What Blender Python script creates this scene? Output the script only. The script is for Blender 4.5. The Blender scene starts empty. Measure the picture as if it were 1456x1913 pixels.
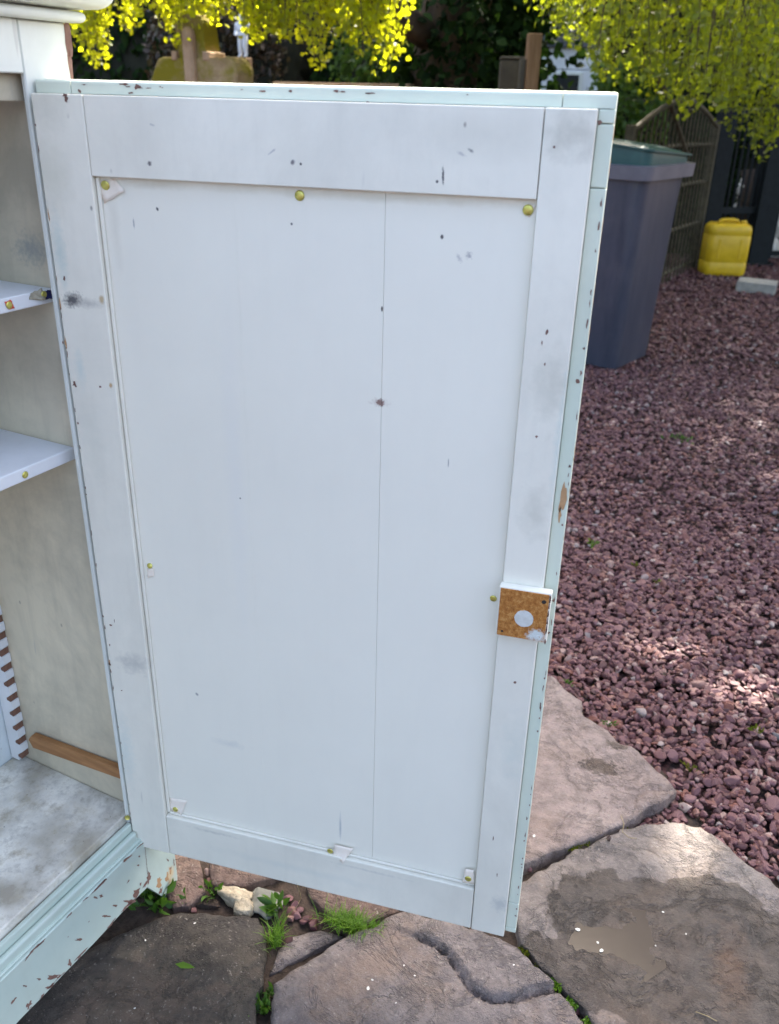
import bpy, bmesh, math, random
import numpy as np
from mathutils import Vector, Matrix, noise as mnoise
from mathutils.geometry import delaunay_2d_cdt
random.seed(7); rng = np.random.default_rng(7)
sc = bpy.context.scene; COL = sc.collection
PI = math.pi; RAD = math.radians

# ------------------------------------------------------------ camera
FPX = 1639.127                       # focal length in photo pixels (1456 x 1913)
YAW, PITCH, ROLL = -0.260133, 0.445031, -0.025703
CAM = np.array([0.62568, -0.86679, 1.20805])
def _rot(yaw, pitch, roll):
    cy, sy, cp, sp = math.cos(yaw), math.sin(yaw), math.cos(pitch), math.sin(pitch)
    f = np.array([sy*cp, cy*cp, -sp]); r = np.array([cy, -sy, 0.]); d = np.cross(f, r)
    cr, sr = math.cos(roll), math.sin(roll)
    return np.array([cr*r+sr*d, -sr*r+cr*d, f])
ROT = _rot(YAW, PITCH, ROLL)
cd = bpy.data.cameras.new('camera'); cam = bpy.data.objects.new('camera', cd); COL.objects.link(cam)
cd.sensor_fit = 'HORIZONTAL'; cd.sensor_width = 36.0; cd.lens = FPX/1456*36
M = Matrix.Identity(4)
for i in range(3):
    M[i][0] = ROT[0][i]; M[i][1] = -ROT[1][i]; M[i][2] = -ROT[2][i]; M[i][3] = CAM[i]
cam.matrix_world = M
cd.clip_start = 0.05; cd.clip_end = 2000
cd.dof.use_dof = True; cd.dof.focus_distance = 1.15; cd.dof.aperture_fstop = 9.0
sc.camera = cam
# ------------------------------------------------------------ sky, sun, exposure
SUN_EL, SUN_AZ = RAD(46), RAD(10)     # azimuth measured from +Y (away from the camera) towards +X
w = bpy.data.worlds.new('World'); sc.world = w; w.use_nodes = True
nt = w.node_tree; nt.nodes.clear()
sky = nt.nodes.new('ShaderNodeTexSky'); sky.sky_type = 'NISHITA'; sky.sun_disc = False
sky.sun_elevation = SUN_EL; sky.sun_rotation = SUN_AZ
sky.air_density = 1.0; sky.dust_density = 7.0; sky.ozone_density = 0.2
bg = nt.nodes.new('ShaderNodeBackground'); bg.inputs[1].default_value = 0.15
wo = nt.nodes.new('ShaderNodeOutputWorld')
nt.links.new(sky.outputs[0], bg.inputs[0]); nt.links.new(bg.outputs[0], wo.inputs[0])
sd = bpy.data.lights.new('sun', 'SUN'); sd.energy = 3.6; sd.angle = RAD(0.53); sd.color = (1, .93, .82)
sun = bpy.data.objects.new('sun', sd); COL.objects.link(sun)
sdir = Vector((math.sin(SUN_AZ)*math.cos(SUN_EL), math.cos(SUN_AZ)*math.cos(SUN_EL), math.sin(SUN_EL)))
sun.rotation_euler = sdir.to_track_quat('Z', 'Y').to_euler(); sun.location = (4, 8, 9)
sc.view_settings.view_transform = 'Standard'; sc.view_settings.look = 'None'
sc.view_settings.exposure = 2.65; sc.view_settings.gamma = 1.0
sc.render.engine = 'CYCLES'

# ------------------------------------------------------------ places read off the photograph
def ray(x, y): return np.array([(x-728)/FPX, (y-956.5)/FPX, 1.0]) @ ROT
def G(x, y, z=0.0):                   # point of the ground (height z) seen at a photo pixel
    d = ray(x, y); return CAM + (z-CAM[2])/d[2]*d
def at(x, y, Y):                      # point at world depth Y
    d = ray(x, y); return CAM + (Y-CAM[1])/d[1]*d

# ------------------------------------------------------------ helpers
def tag(o, label=None, cat=None, group=None, kind=None):
    if label: o['label'] = label
    if cat: o['category'] = cat
    if group: o['group'] = group
    if kind: o['kind'] = kind
    return o
def empty(name, loc=(0,0,0), rz=0, label=None, cat=None, group=None, parent=None):
    o = bpy.data.objects.new(name, None); COL.objects.link(o); o.location = loc; o.rotation_euler = (0,0,rz)
    o.empty_display_size = .05
    if parent: o.parent = parent
    return tag(o, label, cat, group)
def link(name, me, mat=None, parent=None, smooth=False):
    o = bpy.data.objects.new(name, me); COL.objects.link(o)
    if mat and not me.materials: me.materials.append(mat)
    if parent: o.parent = parent
    if smooth:
        me.polygons.foreach_set('use_smooth', [True]*len(me.polygons))
    return o
def mesh(name, v, f):
    me = bpy.data.meshes.new(name); me.from_pydata([tuple(map(float, p)) for p in v], [], f); me.update(); return me
def bm_obj(name, bm, mat, parent=None, smooth=False):
    bmesh.ops.recalc_face_normals(bm, faces=bm.faces[:])
    me = bpy.data.meshes.new(name); bm.to_mesh(me); bm.free(); return link(name, me, mat, parent, smooth)
def box(name, lo, hi, mat, parent=None, bev=0.0, seg=2, jit=0.0):
    bm = bmesh.new(); bmesh.ops.create_cube(bm, size=1)
    lo = Vector(lo); hi = Vector(hi); s = hi-lo; c = (hi+lo)/2
    for v in bm.verts: v.co = Vector((v.co.x*s.x, v.co.y*s.y, v.co.z*s.z))+c
    if bev: bmesh.ops.bevel(bm, geom=bm.edges[:], offset=bev, segments=seg, affect='EDGES', profile=.5)
    if jit:
        for v in bm.verts: v.co += Vector((random.uniform(-jit,jit) for _ in range(3)))
    return bm_obj(name, bm, mat, parent)
def prism(name, pts, axis, a, b, mat, parent=None, bev=0.0):
    """polygon pts (2-D) extruded along axis from a to b; axis 'y': pts=(x,z); 'x': pts=(y,z); 'z': pts=(x,y)"""
    def P(p, t): return {'x': (t,p[0],p[1]), 'y': (p[0],t,p[1]), 'z': (p[0],p[1],t)}[axis]
    bm = bmesh.new(); A = [bm.verts.new(P(p,a)) for p in pts]; B = [bm.verts.new(P(p,b)) for p in pts]; n = len(pts)
    bm.faces.new(A); bm.faces.new(B[::-1])
    for i in range(n): bm.faces.new((A[i],B[i],B[(i+1)%n],A[(i+1)%n]))
    if bev: bmesh.ops.bevel(bm, geom=bm.edges[:], offset=bev, segments=1, affect='EDGES')
    return bm_obj(name, bm, mat, parent)
def tube_data(path, rad, k=8, cap=True):
    path = [Vector(p) for p in path]; n = len(path)
    if not hasattr(rad, '__len__'): rad = [rad]*n
    V = []; F = []; up = Vector((.31,.17,.94))
    for i, p in enumerate(path):
        t = (path[min(i+1,n-1)]-path[max(i-1,0)]).normalized()
        a = t.cross(up)
        if a.length < 1e-3: a = t.cross(Vector((1,0,0)))
        a.normalize(); b = t.cross(a)
        for j in range(k):
            q = 2*PI*j/k; V.append(p+(a*math.cos(q)+b*math.sin(q))*rad[i])
    for i in range(n-1):
        for j in range(k): F.append((i*k+j, i*k+(j+1)%k, (i+1)*k+(j+1)%k, (i+1)*k+j))
    if cap: F.append(tuple(range(k))[::-1]); F.append(tuple((n-1)*k+j for j in range(k)))
    return V, F
def tube(name, path, rad, mat, parent=None, k=8):
    V, F = tube_data(path, rad, k); return link(name, mesh(name, V, F), mat, parent, True)
def loft(name, rings, mat, parent=None, smooth=True, cap=True):
    k = len(rings[0]); V = [p for r in rings for p in r]; F = []
    for i in range(len(rings)-1):
        for j in range(k): F.append((i*k+j, i*k+(j+1)%k, (i+1)*k+(j+1)%k, (i+1)*k+j))
    if cap: F.append(tuple(range(k))[::-1]); F.append(tuple((len(rings)-1)*k+j for j in range(k)))
    return link(name, mesh(name, V, F), mat, parent, smooth)
def rrect(cx, cy, w_, d_, r, z, n=5):
    out = []
    for sx, sy, a0 in ((1,1,0),(-1,1,PI/2),(-1,-1,PI),(1,-1,3*PI/2)):
        for i in range(n):
            a = a0+PI/2*i/(n-1); out.append((cx+sx*(w_/2-r)+r*math.cos(a), cy+sy*(d_/2-r)+r*math.sin(a), z))
    return out
def autosmooth(o, ang=35):
    me = o.data; me.polygons.foreach_set('use_smooth', [True]*len(me.polygons))
    bm = bmesh.new(); bm.from_mesh(me)
    for e in bm.edges:
        if len(e.link_faces) == 2 and e.calc_face_angle(0) > RAD(ang): e.smooth = False
    bm.to_mesh(me); bm.free(); return o

# ------------------------------------------------------------ materials
class NB:
    def __init__(s, name, rough=.6, spec=.4):
        s.m = bpy.data.materials.new(name); s.m.use_nodes = True; s.t = s.m.node_tree; s.b = s.t.nodes['Principled BSDF']
        s.b.inputs['Roughness'].default_value = rough; s.b.inputs['Specular IOR Level'].default_value = spec
        s.co = s.n('ShaderNodeTexCoord').outputs['Object']
    def n(s, typ, **kw):
        o = s.t.nodes.new(typ)
        for k, v in kw.items(): setattr(o, k, v)
        return o
    def l(s, a, b): s.t.links.new(a, b)
    def setin(s, sock, v):
        if isinstance(v, bpy.types.NodeSocket): s.l(v, sock)
        else: sock.default_value = v
    def mp(s, scale=(1,1,1), src=None, loc=(0,0,0), rot=(0,0,0)):
        o = s.n('ShaderNodeMapping'); s.l(src or s.co, o.inputs[0]); o.inputs['Scale'].default_value = scale
        o.inputs['Location'].default_value = loc; o.inputs['Rotation'].default_value = rot; return o.outputs[0]
    def noise(s, scale, detail=4, rough=.55, src=None, dist=0):
        o = s.n('ShaderNodeTexNoise'); s.l(src or s.co, o.inputs['Vector']); o.inputs['Scale'].default_value = scale
        o.inputs['Detail'].default_value = detail; o.inputs['Roughness'].default_value = rough; o.inputs['Distortion'].default_value = dist
        return o.outputs['Fac']
    def vor(s, scale, feature='F1', src=None, out='Distance'):
        o = s.n('ShaderNodeTexVoronoi', feature=feature); s.l(src or s.co, o.inputs['Vector']); o.inputs['Scale'].default_value = scale
        return o.outputs[out]
    def ramp(s, fac, stops):
        o = s.n('ShaderNodeValToRGB'); s.l(fac, o.inputs[0]); e = o.color_ramp.elements
        while len(e) < len(stops): e.new(.5)
        for el, (p, c) in zip(e, stops):
            el.position = p; el.color = (*c, 1) if hasattr(c, '__len__') else (c,c,c,1)
        return o.outputs[0]
    def math(s, op, a, b=0.0, clamp=False):
        o = s.n('ShaderNodeMath', operation=op, use_clamp=clamp); s.setin(o.inputs[0], a); s.setin(o.inputs[1], b); return o.outputs[0]
    def mix(s, fac, a, b, mode='MIX'):
        o = s.n('ShaderNodeMix', data_type='RGBA', blend_type=mode); s.setin(o.inputs[0], fac)
        for i, v in ((6, a), (7, b)): s.setin(o.inputs[i], v if isinstance(v, bpy.types.NodeSocket) else (*v, 1))
        return o.outputs[2]
    def bump(s, h, strength=.3, dist=.01):
        o = s.n('ShaderNodeBump'); s.l(h, o.inputs['Height']); o.inputs['Strength'].default_value = strength; o.inputs['Distance'].default_value = dist
        s.l(o.outputs[0], s.b.inputs['Normal'])
    def blob(s, c, r, soft=.7, wob=.5, nscale=120, rot=0.0):
        """mask of a stain or painted shade with its own place and size: centre c, radii r (metres), ragged rim"""
        sub = s.n('ShaderNodeVectorMath', operation='SUBTRACT'); s.l(s.co, sub.inputs[0]); sub.inputs[1].default_value = c
        v = sub.outputs[0]
        if rot:
            q = s.n('ShaderNodeVectorRotate', rotation_type='Y_AXIS'); s.l(v, q.inputs['Vector']); q.inputs['Angle'].default_value = rot; v = q.outputs[0]
        dv = s.n('ShaderNodeVectorMath', operation='DIVIDE'); s.l(v, dv.inputs[0]); dv.inputs[1].default_value = r
        ln = s.n('ShaderNodeVectorMath', operation='LENGTH'); s.l(dv.outputs[0], ln.inputs[0])
        nz = s.noise(nscale, 3, .6)
        d = s.math('ADD', ln.outputs['Value'], s.math('MULTIPLY', s.math('SUBTRACT', nz, .5), wob*2))
        o = s.n('ShaderNodeMapRange', clamp=True); s.l(d, o.inputs[0]); o.inputs[1].default_value = 1.0; o.inputs[2].default_value = max(.01, 1-soft)
        o.inputs[3].default_value = 0; o.inputs[4].default_value = 1
        return o.outputs[0]
    def color(s, c): s.setin(s.b.inputs['Base Color'], c if isinstance(c, bpy.types.NodeSocket) else (*c, 1)); return s
    def rough(s, v): s.setin(s.b.inputs['Roughness'], v); return s

def paint_mat(name, base, alt, grime=(.42,.40,.34), g_amt=.35, chips=None, chip_lo=.70, stains_shade=(), specks=True, rough=.5, gscale=7, streaks=.10, cl=(.46,.76)):
    b = NB(name, rough, .35)
    c = b.ramp(b.noise(gscale, 6, .62), [(.36, base), (.66, alt)])
    streak = b.noise(5, 5, .6, b.mp((9, 9, 1.2)))
    c = b.mix(b.math('MULTIPLY', b.ramp(streak, [(.5,0),(.75,1)]), streaks), c, grime)
    cloud = b.noise(3.1, 7, .68, dist=.4)
    c = b.mix(b.math('MULTIPLY', b.ramp(cloud, [(cl[0],0),(cl[1],1)]), g_amt), c, grime)
    if specks:
        sp = b.vor(38, src=b.mp((1,1,.6)))
        nz = b.noise(9, 2)
        m = b.math('MULTIPLY', b.ramp(sp, [(.05,1),(.085,0)]), b.ramp(nz, [(.56,0),(.64,1)]))
        c = b.mix(b.math('MULTIPLY', m, .75), c, (.12,.10,.09))
        scr = b.noise(60, 2, .5, b.mp((1,1,.12), rot=(0,.3,0)))
        c = b.mix(b.math('MULTIPLY', b.ramp(scr, [(.74,0),(.79,1)]), .35), c, (.33,.32,.31))
    for (cc, rr, col, amt, soft, wob, ns, rot) in stains_shade:
        c = b.mix(b.math('MULTIPLY', b.blob(cc, rr, soft, wob, ns, rot), amt), c, col)
    if chips:
        ch = b.noise(34, 5, .62, b.mp((1,1,1.0)))
        big = b.noise(6, 2)
        v = b.math('ADD', b.math('MULTIPLY', ch, .72), b.math('MULTIPLY', big, .34))
        mk = b.ramp(v, [(chip_lo-.006, 0), (chip_lo+.006, 1)])
        c = b.mix(mk, c, chips)
        b.bump(b.math('SUBTRACT', b.math('MULTIPLY', b.noise(130, 3), .12), mk), .35, .0012)
    else:
        b.bump(b.math('ADD', b.noise(45, 4, .6, b.mp((1,1,.15))), b.math('MULTIPLY', b.noise(260, 2), .35)), .1, .0012)
    return b.color(c).m

DW = (.80,.775,.675); DW2 = (.73,.71,.62)
WHITE_DOOR_ST = []; MT = {}
# door marks and painted shadow strips, in door space (x across, y depth, z up from the door's lower edge), metres
def dpx(x, y, Y=0.0): p = at(x, y, Y); return (p[0], p[1], p[2]-HD)
HD = 0.15015                                   # height of the door's lower edge above the ground
def dst(x, y, rx, rz, col, amt, soft=.8, wob=.5, ns=150, rot=0.0, Y=0.0):
    c = dpx(x, y, Y); return (c, (rx, .05, rz), col, amt, soft, wob, ns, rot)
STILE_ST = [dst(135,560,.015,.010,(.05,.05,.06),.92,.75,.7,260,.35), dst(160,566,.028,.007,(.16,.16,.17),.4,.9,.6,180),
            dst(112,470,.010,.05,(.45,.56,.53),.6,.9), dst(150,690,.008,.03,(.5,.6,.58),.45,.9), dst(190,560,.004,.006,(.45,.33,.16),.8,.6),
            dst(207,720,.003,.004,(.45,.30,.14),.9,.6), dst(250,1240,.03,.02,(.36,.36,.35),.5,.9,.9,90), dst(232,1400,.02,.08,(.52,.62,.60),.5,.9),
            dst(90,190,.03,.035,(.50,.50,.42),.35,.95), dst(105,570,.006,.015,(.55,.40,.36),.5,.8),
            dst(1080,245,.045,.03,(.40,.39,.33),.55,.95,.8,60), dst(1035,720,.025,.05,(.42,.42,.35),.42,.95,.8,60), dst(1000,960,.02,.04,(.44,.43,.36),.42,.95,.8,60), dst(960,1400,.02,.06,(.55,.60,.54),.4,.95,.8,60), dst(95,330,.03,.05,(.58,.57,.46),.45,.95,.7,50), dst(175,830,.02,.06,(.60,.60,.52),.4,.95,.8,60),
            dst(935,1690,.016,.016,(.36,.38,.38),.5,.8,.7,150), dst(1075,700,.012,.05,(.5,.6,.57),.35,.9), dst(1050,830,.010,.09,(.46,.60,.57),.45,.9)]
RAIL_ST = [dst(279,305,.003,.003,(.10,.09,.10),.9,.6,.5,400), dst(547,303,.003,.003,(.12,.11,.13),.9,.6,.5,400), dst(562,306,.0016,.0016,(.05,.05,.06),.95,.5,.3,300),
           dst(828,328,.0014,.010,(.06,.06,.07),.95,.6,.7,300,.05), dst(817,339,.0018,.0018,(.06,.06,.07),.95,.5,.3,300), dst(880,281,.004,.0018,(.14,.14,.15),.9,.7,.9,300,-.4),
           dst(862,287,.006,.002,(.35,.35,.37),.6,.9,.9,300,-.4), dst(508,283,.006,.0013,(.3,.3,.33),.7,.8,.6,300,.6), dst(284,233,.004,.0015,(.35,.35,.36),.6,.8,.6,300,-.3),
           dst(900,250,.07,.03,(.44,.43,.37),.3,.95,.4,30), dst(400,1556,.05,.0035,(.40,.40,.38),.4,.95,.9,120), dst(690,1628,.07,.003,(.42,.43,.41),.35,.95,.9,120),
           dst(560,1625,.16,.010,(.56,.60,.56),.3,.95,.6,40)]
PANEL_ST_SHADE = [dst(711,752,.0052,.005,(.17,.09,.075),.95,.5,1.0,320,0,.009), dst(709,752,.012,.006,(.35,.25,.22),.35,.8,.9,300,0,.009),
            dst(714,577,.0013,.0035,(.04,.03,.03),.95,.4,.3,200,0,.009), dst(294,390,.0018,.0024,(.05,.05,.06),.95,.5,.4,300,.4,.009),
            dst(250,417,.0012,.007,(.30,.30,.33),.8,.7,.4,300,0,.009), dst(545,418,.0016,.0016,(.06,.06,.07),.95,.5,.3,300,0,.009),
            dst(826,442,.0020,.003,(.06,.06,.07),.95,.5,.4,300,0,.009), dst(877,477,.004,.004,(.28,.28,.30),.75,.8,1.1,400,0,.009), dst(858,482,.003,.005,(.35,.35,.37),.6,.8,1.0,400,.4,.009),
            dst(838,865,.0010,.006,(.22,.22,.24),.7,.6,.4,300,0,.009), dst(449,931,.0014,.0014,(.05,.05,.05),.9,.5,.3,300,0,.009), dst(368,1297,.0028,.0035,(.18,.19,.20),.7,.7,.7,300,.3,.009),
            dst(300,345,.05,.006,(.58,.55,.45),.55,.9,.6,60,0,.009), dst(700,368,.20,.006,(.60,.57,.46),.55,.9,.6,60,0,.009), dst(215,420,.008,.06,(.66,.63,.54),.5,.9,.5,60,0,.009),  # first two strips: contact shadow of the top rail painted in beige
            dst(430,1545,.07,.006,(.62,.60,.52),.45,.9,1.0,90,0,.009), dst(430,1390,.03,.008,(.5,.52,.52),.3,.95,.8,90,0,.009), dst(740,1616,.10,.006,(.60,.59,.53),.4,.95,1.0,90,0,.009),
            dst(636,1545,.0022,.030,(.42,.45,.47),.8,.8,.3,100,0,.009), dst(220,1260,.014,.02,(.5,.51,.52),.4,.95,.8,90,0,.009), dst(440,900,.015,.25,(.72,.72,.69),.3,.95,.3,20,0,.009)]
MT['stile'] = paint_mat('door_stile_paint', DW, DW2, stains_shade=STILE_ST)
MT['rail'] = paint_mat('door_rail_paint', DW, DW2, stains_shade=RAIL_ST)
MT['panel'] = paint_mat('door_panel_paint', (.82,.80,.70), (.795,.775,.68), g_amt=.06, stains_shade=PANEL_ST_SHADE, specks=False, rough=.42, streaks=.03, gscale=4)
MT['lip'] = paint_mat('pale_green_edge_paint', (.63,.68,.575), (.56,.63,.535), g_amt=.3, chips=(.24,.15,.12), chip_lo=.74, rough=.5)
MT['teal'] = paint_mat('pale_blue_green_paint', (.50,.58,.515), (.43,.52,.465), grime=(.34,.33,.26), g_amt=.45, chips=(.17,.10,.085), chip_lo=.70, rough=.45,
    stains_shade=[((.052,-.016,.045),(.012,.05,.022),(.58,.44,.26),.85,.6,1.0,90,0)])
MT['cream'] = paint_mat('cupboard_white_paint', (.72,.74,.69), (.65,.68,.64), g_amt=.3, chips=(.30,.19,.17), chip_lo=.745)
MT['inside'] = paint_mat('cupboard_inside_paint', (.70,.62,.46), (.58,.52,.39), grime=(.33,.30,.23), g_amt=.75, gscale=4, cl=(.40,.62), streaks=.3,
    stains_shade=[((.019,.055,1.035),(.02,.035,.022),(.25,.27,.26),.75,.9,.9,200,0)])
MT['inside_skylit'] = paint_mat('cupboard_back_skylit', (.66,.72,.74), (.58,.64,.66), g_amt=.3)  # bluish skylight on the back boards put into the colour
MT['shelf'] = paint_mat('shelf_paint', (.74,.75,.76), (.66,.68,.70), g_amt=.25)

def simple(name, c1, c2, scale=20, rough=.7, bump=.2, bd=.004, detail=5, spec=.3, src_scale=(1,1,1)):
    b = NB(name, rough, spec); nz = b.noise(scale, detail, .6, b.mp(src_scale)); b.color(b.ramp(nz, [(.3,c1),(.7,c2)]))
    if bump: b.bump(nz, bump, bd)
    return b.m
MT['floor'] = None
b = NB('worn_lining_paper', .45, .35)
blot = b.noise(13, 4, .5)
c = b.ramp(b.math('ADD', b.math('MULTIPLY', blot, .6), b.math('MULTIPLY', b.noise(34, 9, .78), .45)), [(.40,(.34,.31,.25)),(.50,(.58,.56,.50)),(.60,(.80,.775,.69))])
c = b.mix(b.math('MULTIPLY', b.ramp(b.noise(8.5, 9, .78), [(.48,0),(.60,1)]), .7), c, (.30,.25,.16))
c = b.mix(b.math('MULTIPLY', b.ramp(b.noise(60, 6, .8), [(.50,0),(.66,1)]), .5), c, (.28,.26,.23))
c = b.mix(b.ramp(b.noise(130, 3), [(.70,0),(.74,.7)]), c, (.10,.09,.08))
b.color(c); b.bump(b.noise(40, 5), .15, .002); MT['floor'] = b.m
MT['wood_strip'] = simple('brown_batten_wood', (.26,.12,.045), (.40,.20,.08), 18, .6, .15, .001, src_scale=(8,1,8))
MT['bare'] = simple('bare_brown_wood', (.13,.065,.045), (.24,.13,.09), 30, .75, .2, .001, src_scale=(4,1,1))
MT['chip'] = simple('brown_primer', (.14,.075,.06), (.25,.15,.12), 60, .8, .3, .001)
MT['chip_wood'] = simple('bare_pale_wood', (.36,.20,.10), (.52,.33,.18), 60, .8, .3, .001)
b = NB('rusty_plate', .85, .25)
c = b.ramp(b.noise(150, 8, .8), [(.36,(.22,.075,.015)),(.5,(.42,.17,.04)),(.64,(.58,.32,.11))])
c = b.mix(b.ramp(b.noise(420, 3, .7), [(.58,0),(.72,.8)]), c, (.16,.06,.02))
c = b.mix(b.blob((.574,-.013,.507),(.012,.02,.010),.6,1.0,260), c, (.62,.66,.64))
b.color(c); b.bump(b.noise(300, 5, .7), .6, .002); MT['rust'] = b.m
MT['disc'] = simple('grey_white_disc_paint', (.50,.50,.46), (.66,.68,.66), 120, .55, .2, .001)
MT['dark'] = simple('dark_gap', (.02,.018,.016), (.05,.045,.04), 80, .9, 0)
b = NB('brass', .38, .5); b.b.inputs['Metallic'].default_value = .75
b.color(b.ramp(b.noise(300, 3), [(.3,(.50,.46,.10)),(.7,(.72,.67,.20))])); MT['brass'] = b.m
MT['paper'] = simple('yellowed_paper', (.80,.71,.60), (.88,.80,.70), 60, .8, .1, .001)
MT['paper_red'] = simple('red_paper', (.55,.08,.04), (.65,.14,.07), 80, .7, .1, .001)
MT['paper_blue'] = simple('dark_blue_foil', (.012,.014,.07), (.025,.03,.13), 90, .5, .2, .001)
MT['paper_grey'] = simple('torn_grey_paper', (.22,.20,.14), (.46,.42,.33), 160, .85, .3, .001)
b = NB('bin_plastic', .34, .5)
c = b.ramp(b.noise(7, 5, .6, b.mp((3,3,.5))), [(.3,(.022,.028,.044)),(.7,(.046,.050,.068))])
c = b.mix(b.math('MULTIPLY', b.ramp(b.noise(4, 6, .7), [(.5,0),(.8,1)]), .5), c, (.085,.08,.09))
b.color(c); b.bump(b.noise(200, 2), .06, .002); MT['bin'] = b.m
MT['bin_rim'] = simple('bin_rim_plastic', (.085,.08,.095), (.135,.125,.14), 9, .45, .05, .002)
MT['lid'] = simple('bin_lid_plastic', (.018,.055,.055), (.03,.08,.072), 9, .4, .05, .002)
MT['rubber'] = simple('black_rubber', (.012,.012,.013), (.03,.03,.03), 60, .8, .1, .001)
b = NB('yellow_plastic', .4, .4); c = b.ramp(b.noise(9, 5, .6), [(.3,(.56,.35,.010)),(.7,(.72,.47,.018))])
b.color(b.mix(b.math('MULTIPLY', b.ramp(b.noise(5, 6, .7), [(.5,0),(.75,1)]), .45), c, (.36,.24,.04)))
b.b.inputs['Subsurface Weight'].default_value = .15; b.b.inputs['Subsurface Radius'].default_value = (.02,.015,.003); MT['yellow'] = b.m
MT['iron'] = simple('dark_painted_iron', (.003,.005,.0055), (.008,.012,.013), 30, .65, .1, .001)
MT['trellis'] = simple('weathered_trellis_wood', (.045,.038,.024), (.10,.085,.05), 25, .8, .3, .002)
b = NB('mossy_sandstone', .9, .15)
c = b.ramp(b.noise(9, 7, .65), [(.3,(.20,.13,.065)),(.7,(.36,.26,.14))])
c = b.mix(b.ramp(b.noise(6, 5, .65), [(.40,0),(.58,1)]), c, (.17,.14,.012))
b.color(c); b.bump(b.noise(40, 6, .65), .6, .01); MT['mossstone'] = b.m
MT['sandstone'] = simple('worn_sandstone', (.25,.15,.085), (.38,.26,.16), 14, .9, .4, .006)
MT['statue'] = simple('pale_cast_stone', (.50,.54,.58), (.66,.69,.72), 12, .8, .3, .004)
MT['palestone'] = simple('pale_limestone', (.5,.46,.40), (.72,.69,.63), 14, .9, .4, .006)
MT['bark'] = simple('ridged_bark', (.04,.028,.018), (.12,.083,.052), 12, .9, .8, .02, src_scale=(1,1,.35))
MT['twig'] = simple('dark_twig', (.035,.02,.014), (.07,.042,.03), 30, .8, 0)
MT['post'] = simple('brown_fence_wood', (.14,.075,.035), (.25,.15,.075), 10, .85, .3, .004, src_scale=(6,6,.6))
MT['boards'] = simple('old_hive_boards', (.05,.042,.03), (.09,.078,.055), 8, .85, .3, .004)
MT['render'] = simple('white_render', (.62,.64,.66), (.74,.75,.76), 6, .9, .2, .004)
MT['slate'] = simple('slate_roof', (.06,.06,.07), (.10,.10,.11), 10, .7, .3, .01)
MT['glass'] = NB('window_glass', .08, .6).color((.02,.025,.03)).m
MT['straw'] = simple('dry_straw', (.22,.17,.09), (.34,.27,.15), 60, .8, 0)
MT['slabstone'] = simple('pale_concrete', (.24,.23,.20), (.36,.34,.30), 25, .9, .3, .003)

def leaf_mat(name, cols, trans, tw=.5, rough=.45):
    b = NB(name, rough, .35 if rough < .6 else .06); t = b.t
    g = b.n('ShaderNodeNewGeometry')
    c = b.ramp(g.outputs['Random Per Island'], [(i/(len(cols)-1), k) for i, k in enumerate(cols)])
    b.color(c)
    tr = b.n('ShaderNodeBsdfTranslucent'); ct = b.mix(.72, c, trans); b.l(ct, tr.inputs[0])
    mx = b.n('ShaderNodeMixShader'); mx.inputs[0].default_value = tw
    b.l(b.b.outputs[0], mx.inputs[1]); b.l(tr.outputs[0], mx.inputs[2])
    b.l(mx.outputs[0], t.nodes['Material Output'].inputs[0]); return b.m
MT['birch_leaf'] = leaf_mat('birch_leaf', [(.07,.12,.012),(.11,.16,.015),(.14,.16,.014)], (.84,.86,.010), .66)
MT['birch_leaf_green'] = leaf_mat('green_birch_leaf', [(.012,.032,.006),(.03,.065,.010),(.06,.10,.012),(.10,.13,.015)], (.50,.58,.012), .52)
MT['ivy'] = leaf_mat('ivy_leaf', [(.006,.015,.005),(.012,.027,.007),(.02,.04,.01)], (.03,.07,.008), .12, .85)
MT['hedge'] = leaf_mat('hedge_leaf', [(.008,.02,.006),(.016,.036,.009),(.026,.05,.012)], (.04,.09,.01), .25, .8)
MT['hedge_brown'] = leaf_mat('bare_shrub_leaf', [(.03,.02,.012),(.05,.03,.018),(.06,.055,.02)], (.08,.06,.02), .25)
MT['shrub'] = leaf_mat('light_shrub_leaf', [(.05,.10,.02),(.08,.15,.028),(.12,.19,.035)], (.22,.36,.03), .4)
MT['core'] = simple('hedge_gap_shade', (.010,.012,.007), (.022,.022,.012), 6, .95, .4, .05)  # shade of the leaf gaps put in as a dark colour
MT['grass'] = leaf_mat('grass_blade', [(.05,.12,.010),(.09,.19,.014),(.13,.23,.02)], (.18,.34,.02), .4)
MT['weed'] = leaf_mat('weed_leaf', [(.02,.06,.008),(.045,.11,.012),(.08,.16,.016)], (.10,.22,.014), .35)
MT['moss'] = leaf_mat('moss_tuft', [(.04,.06,.006),(.08,.10,.010),(.14,.14,.012)], (.14,.16,.01), .2, .8)

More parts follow.
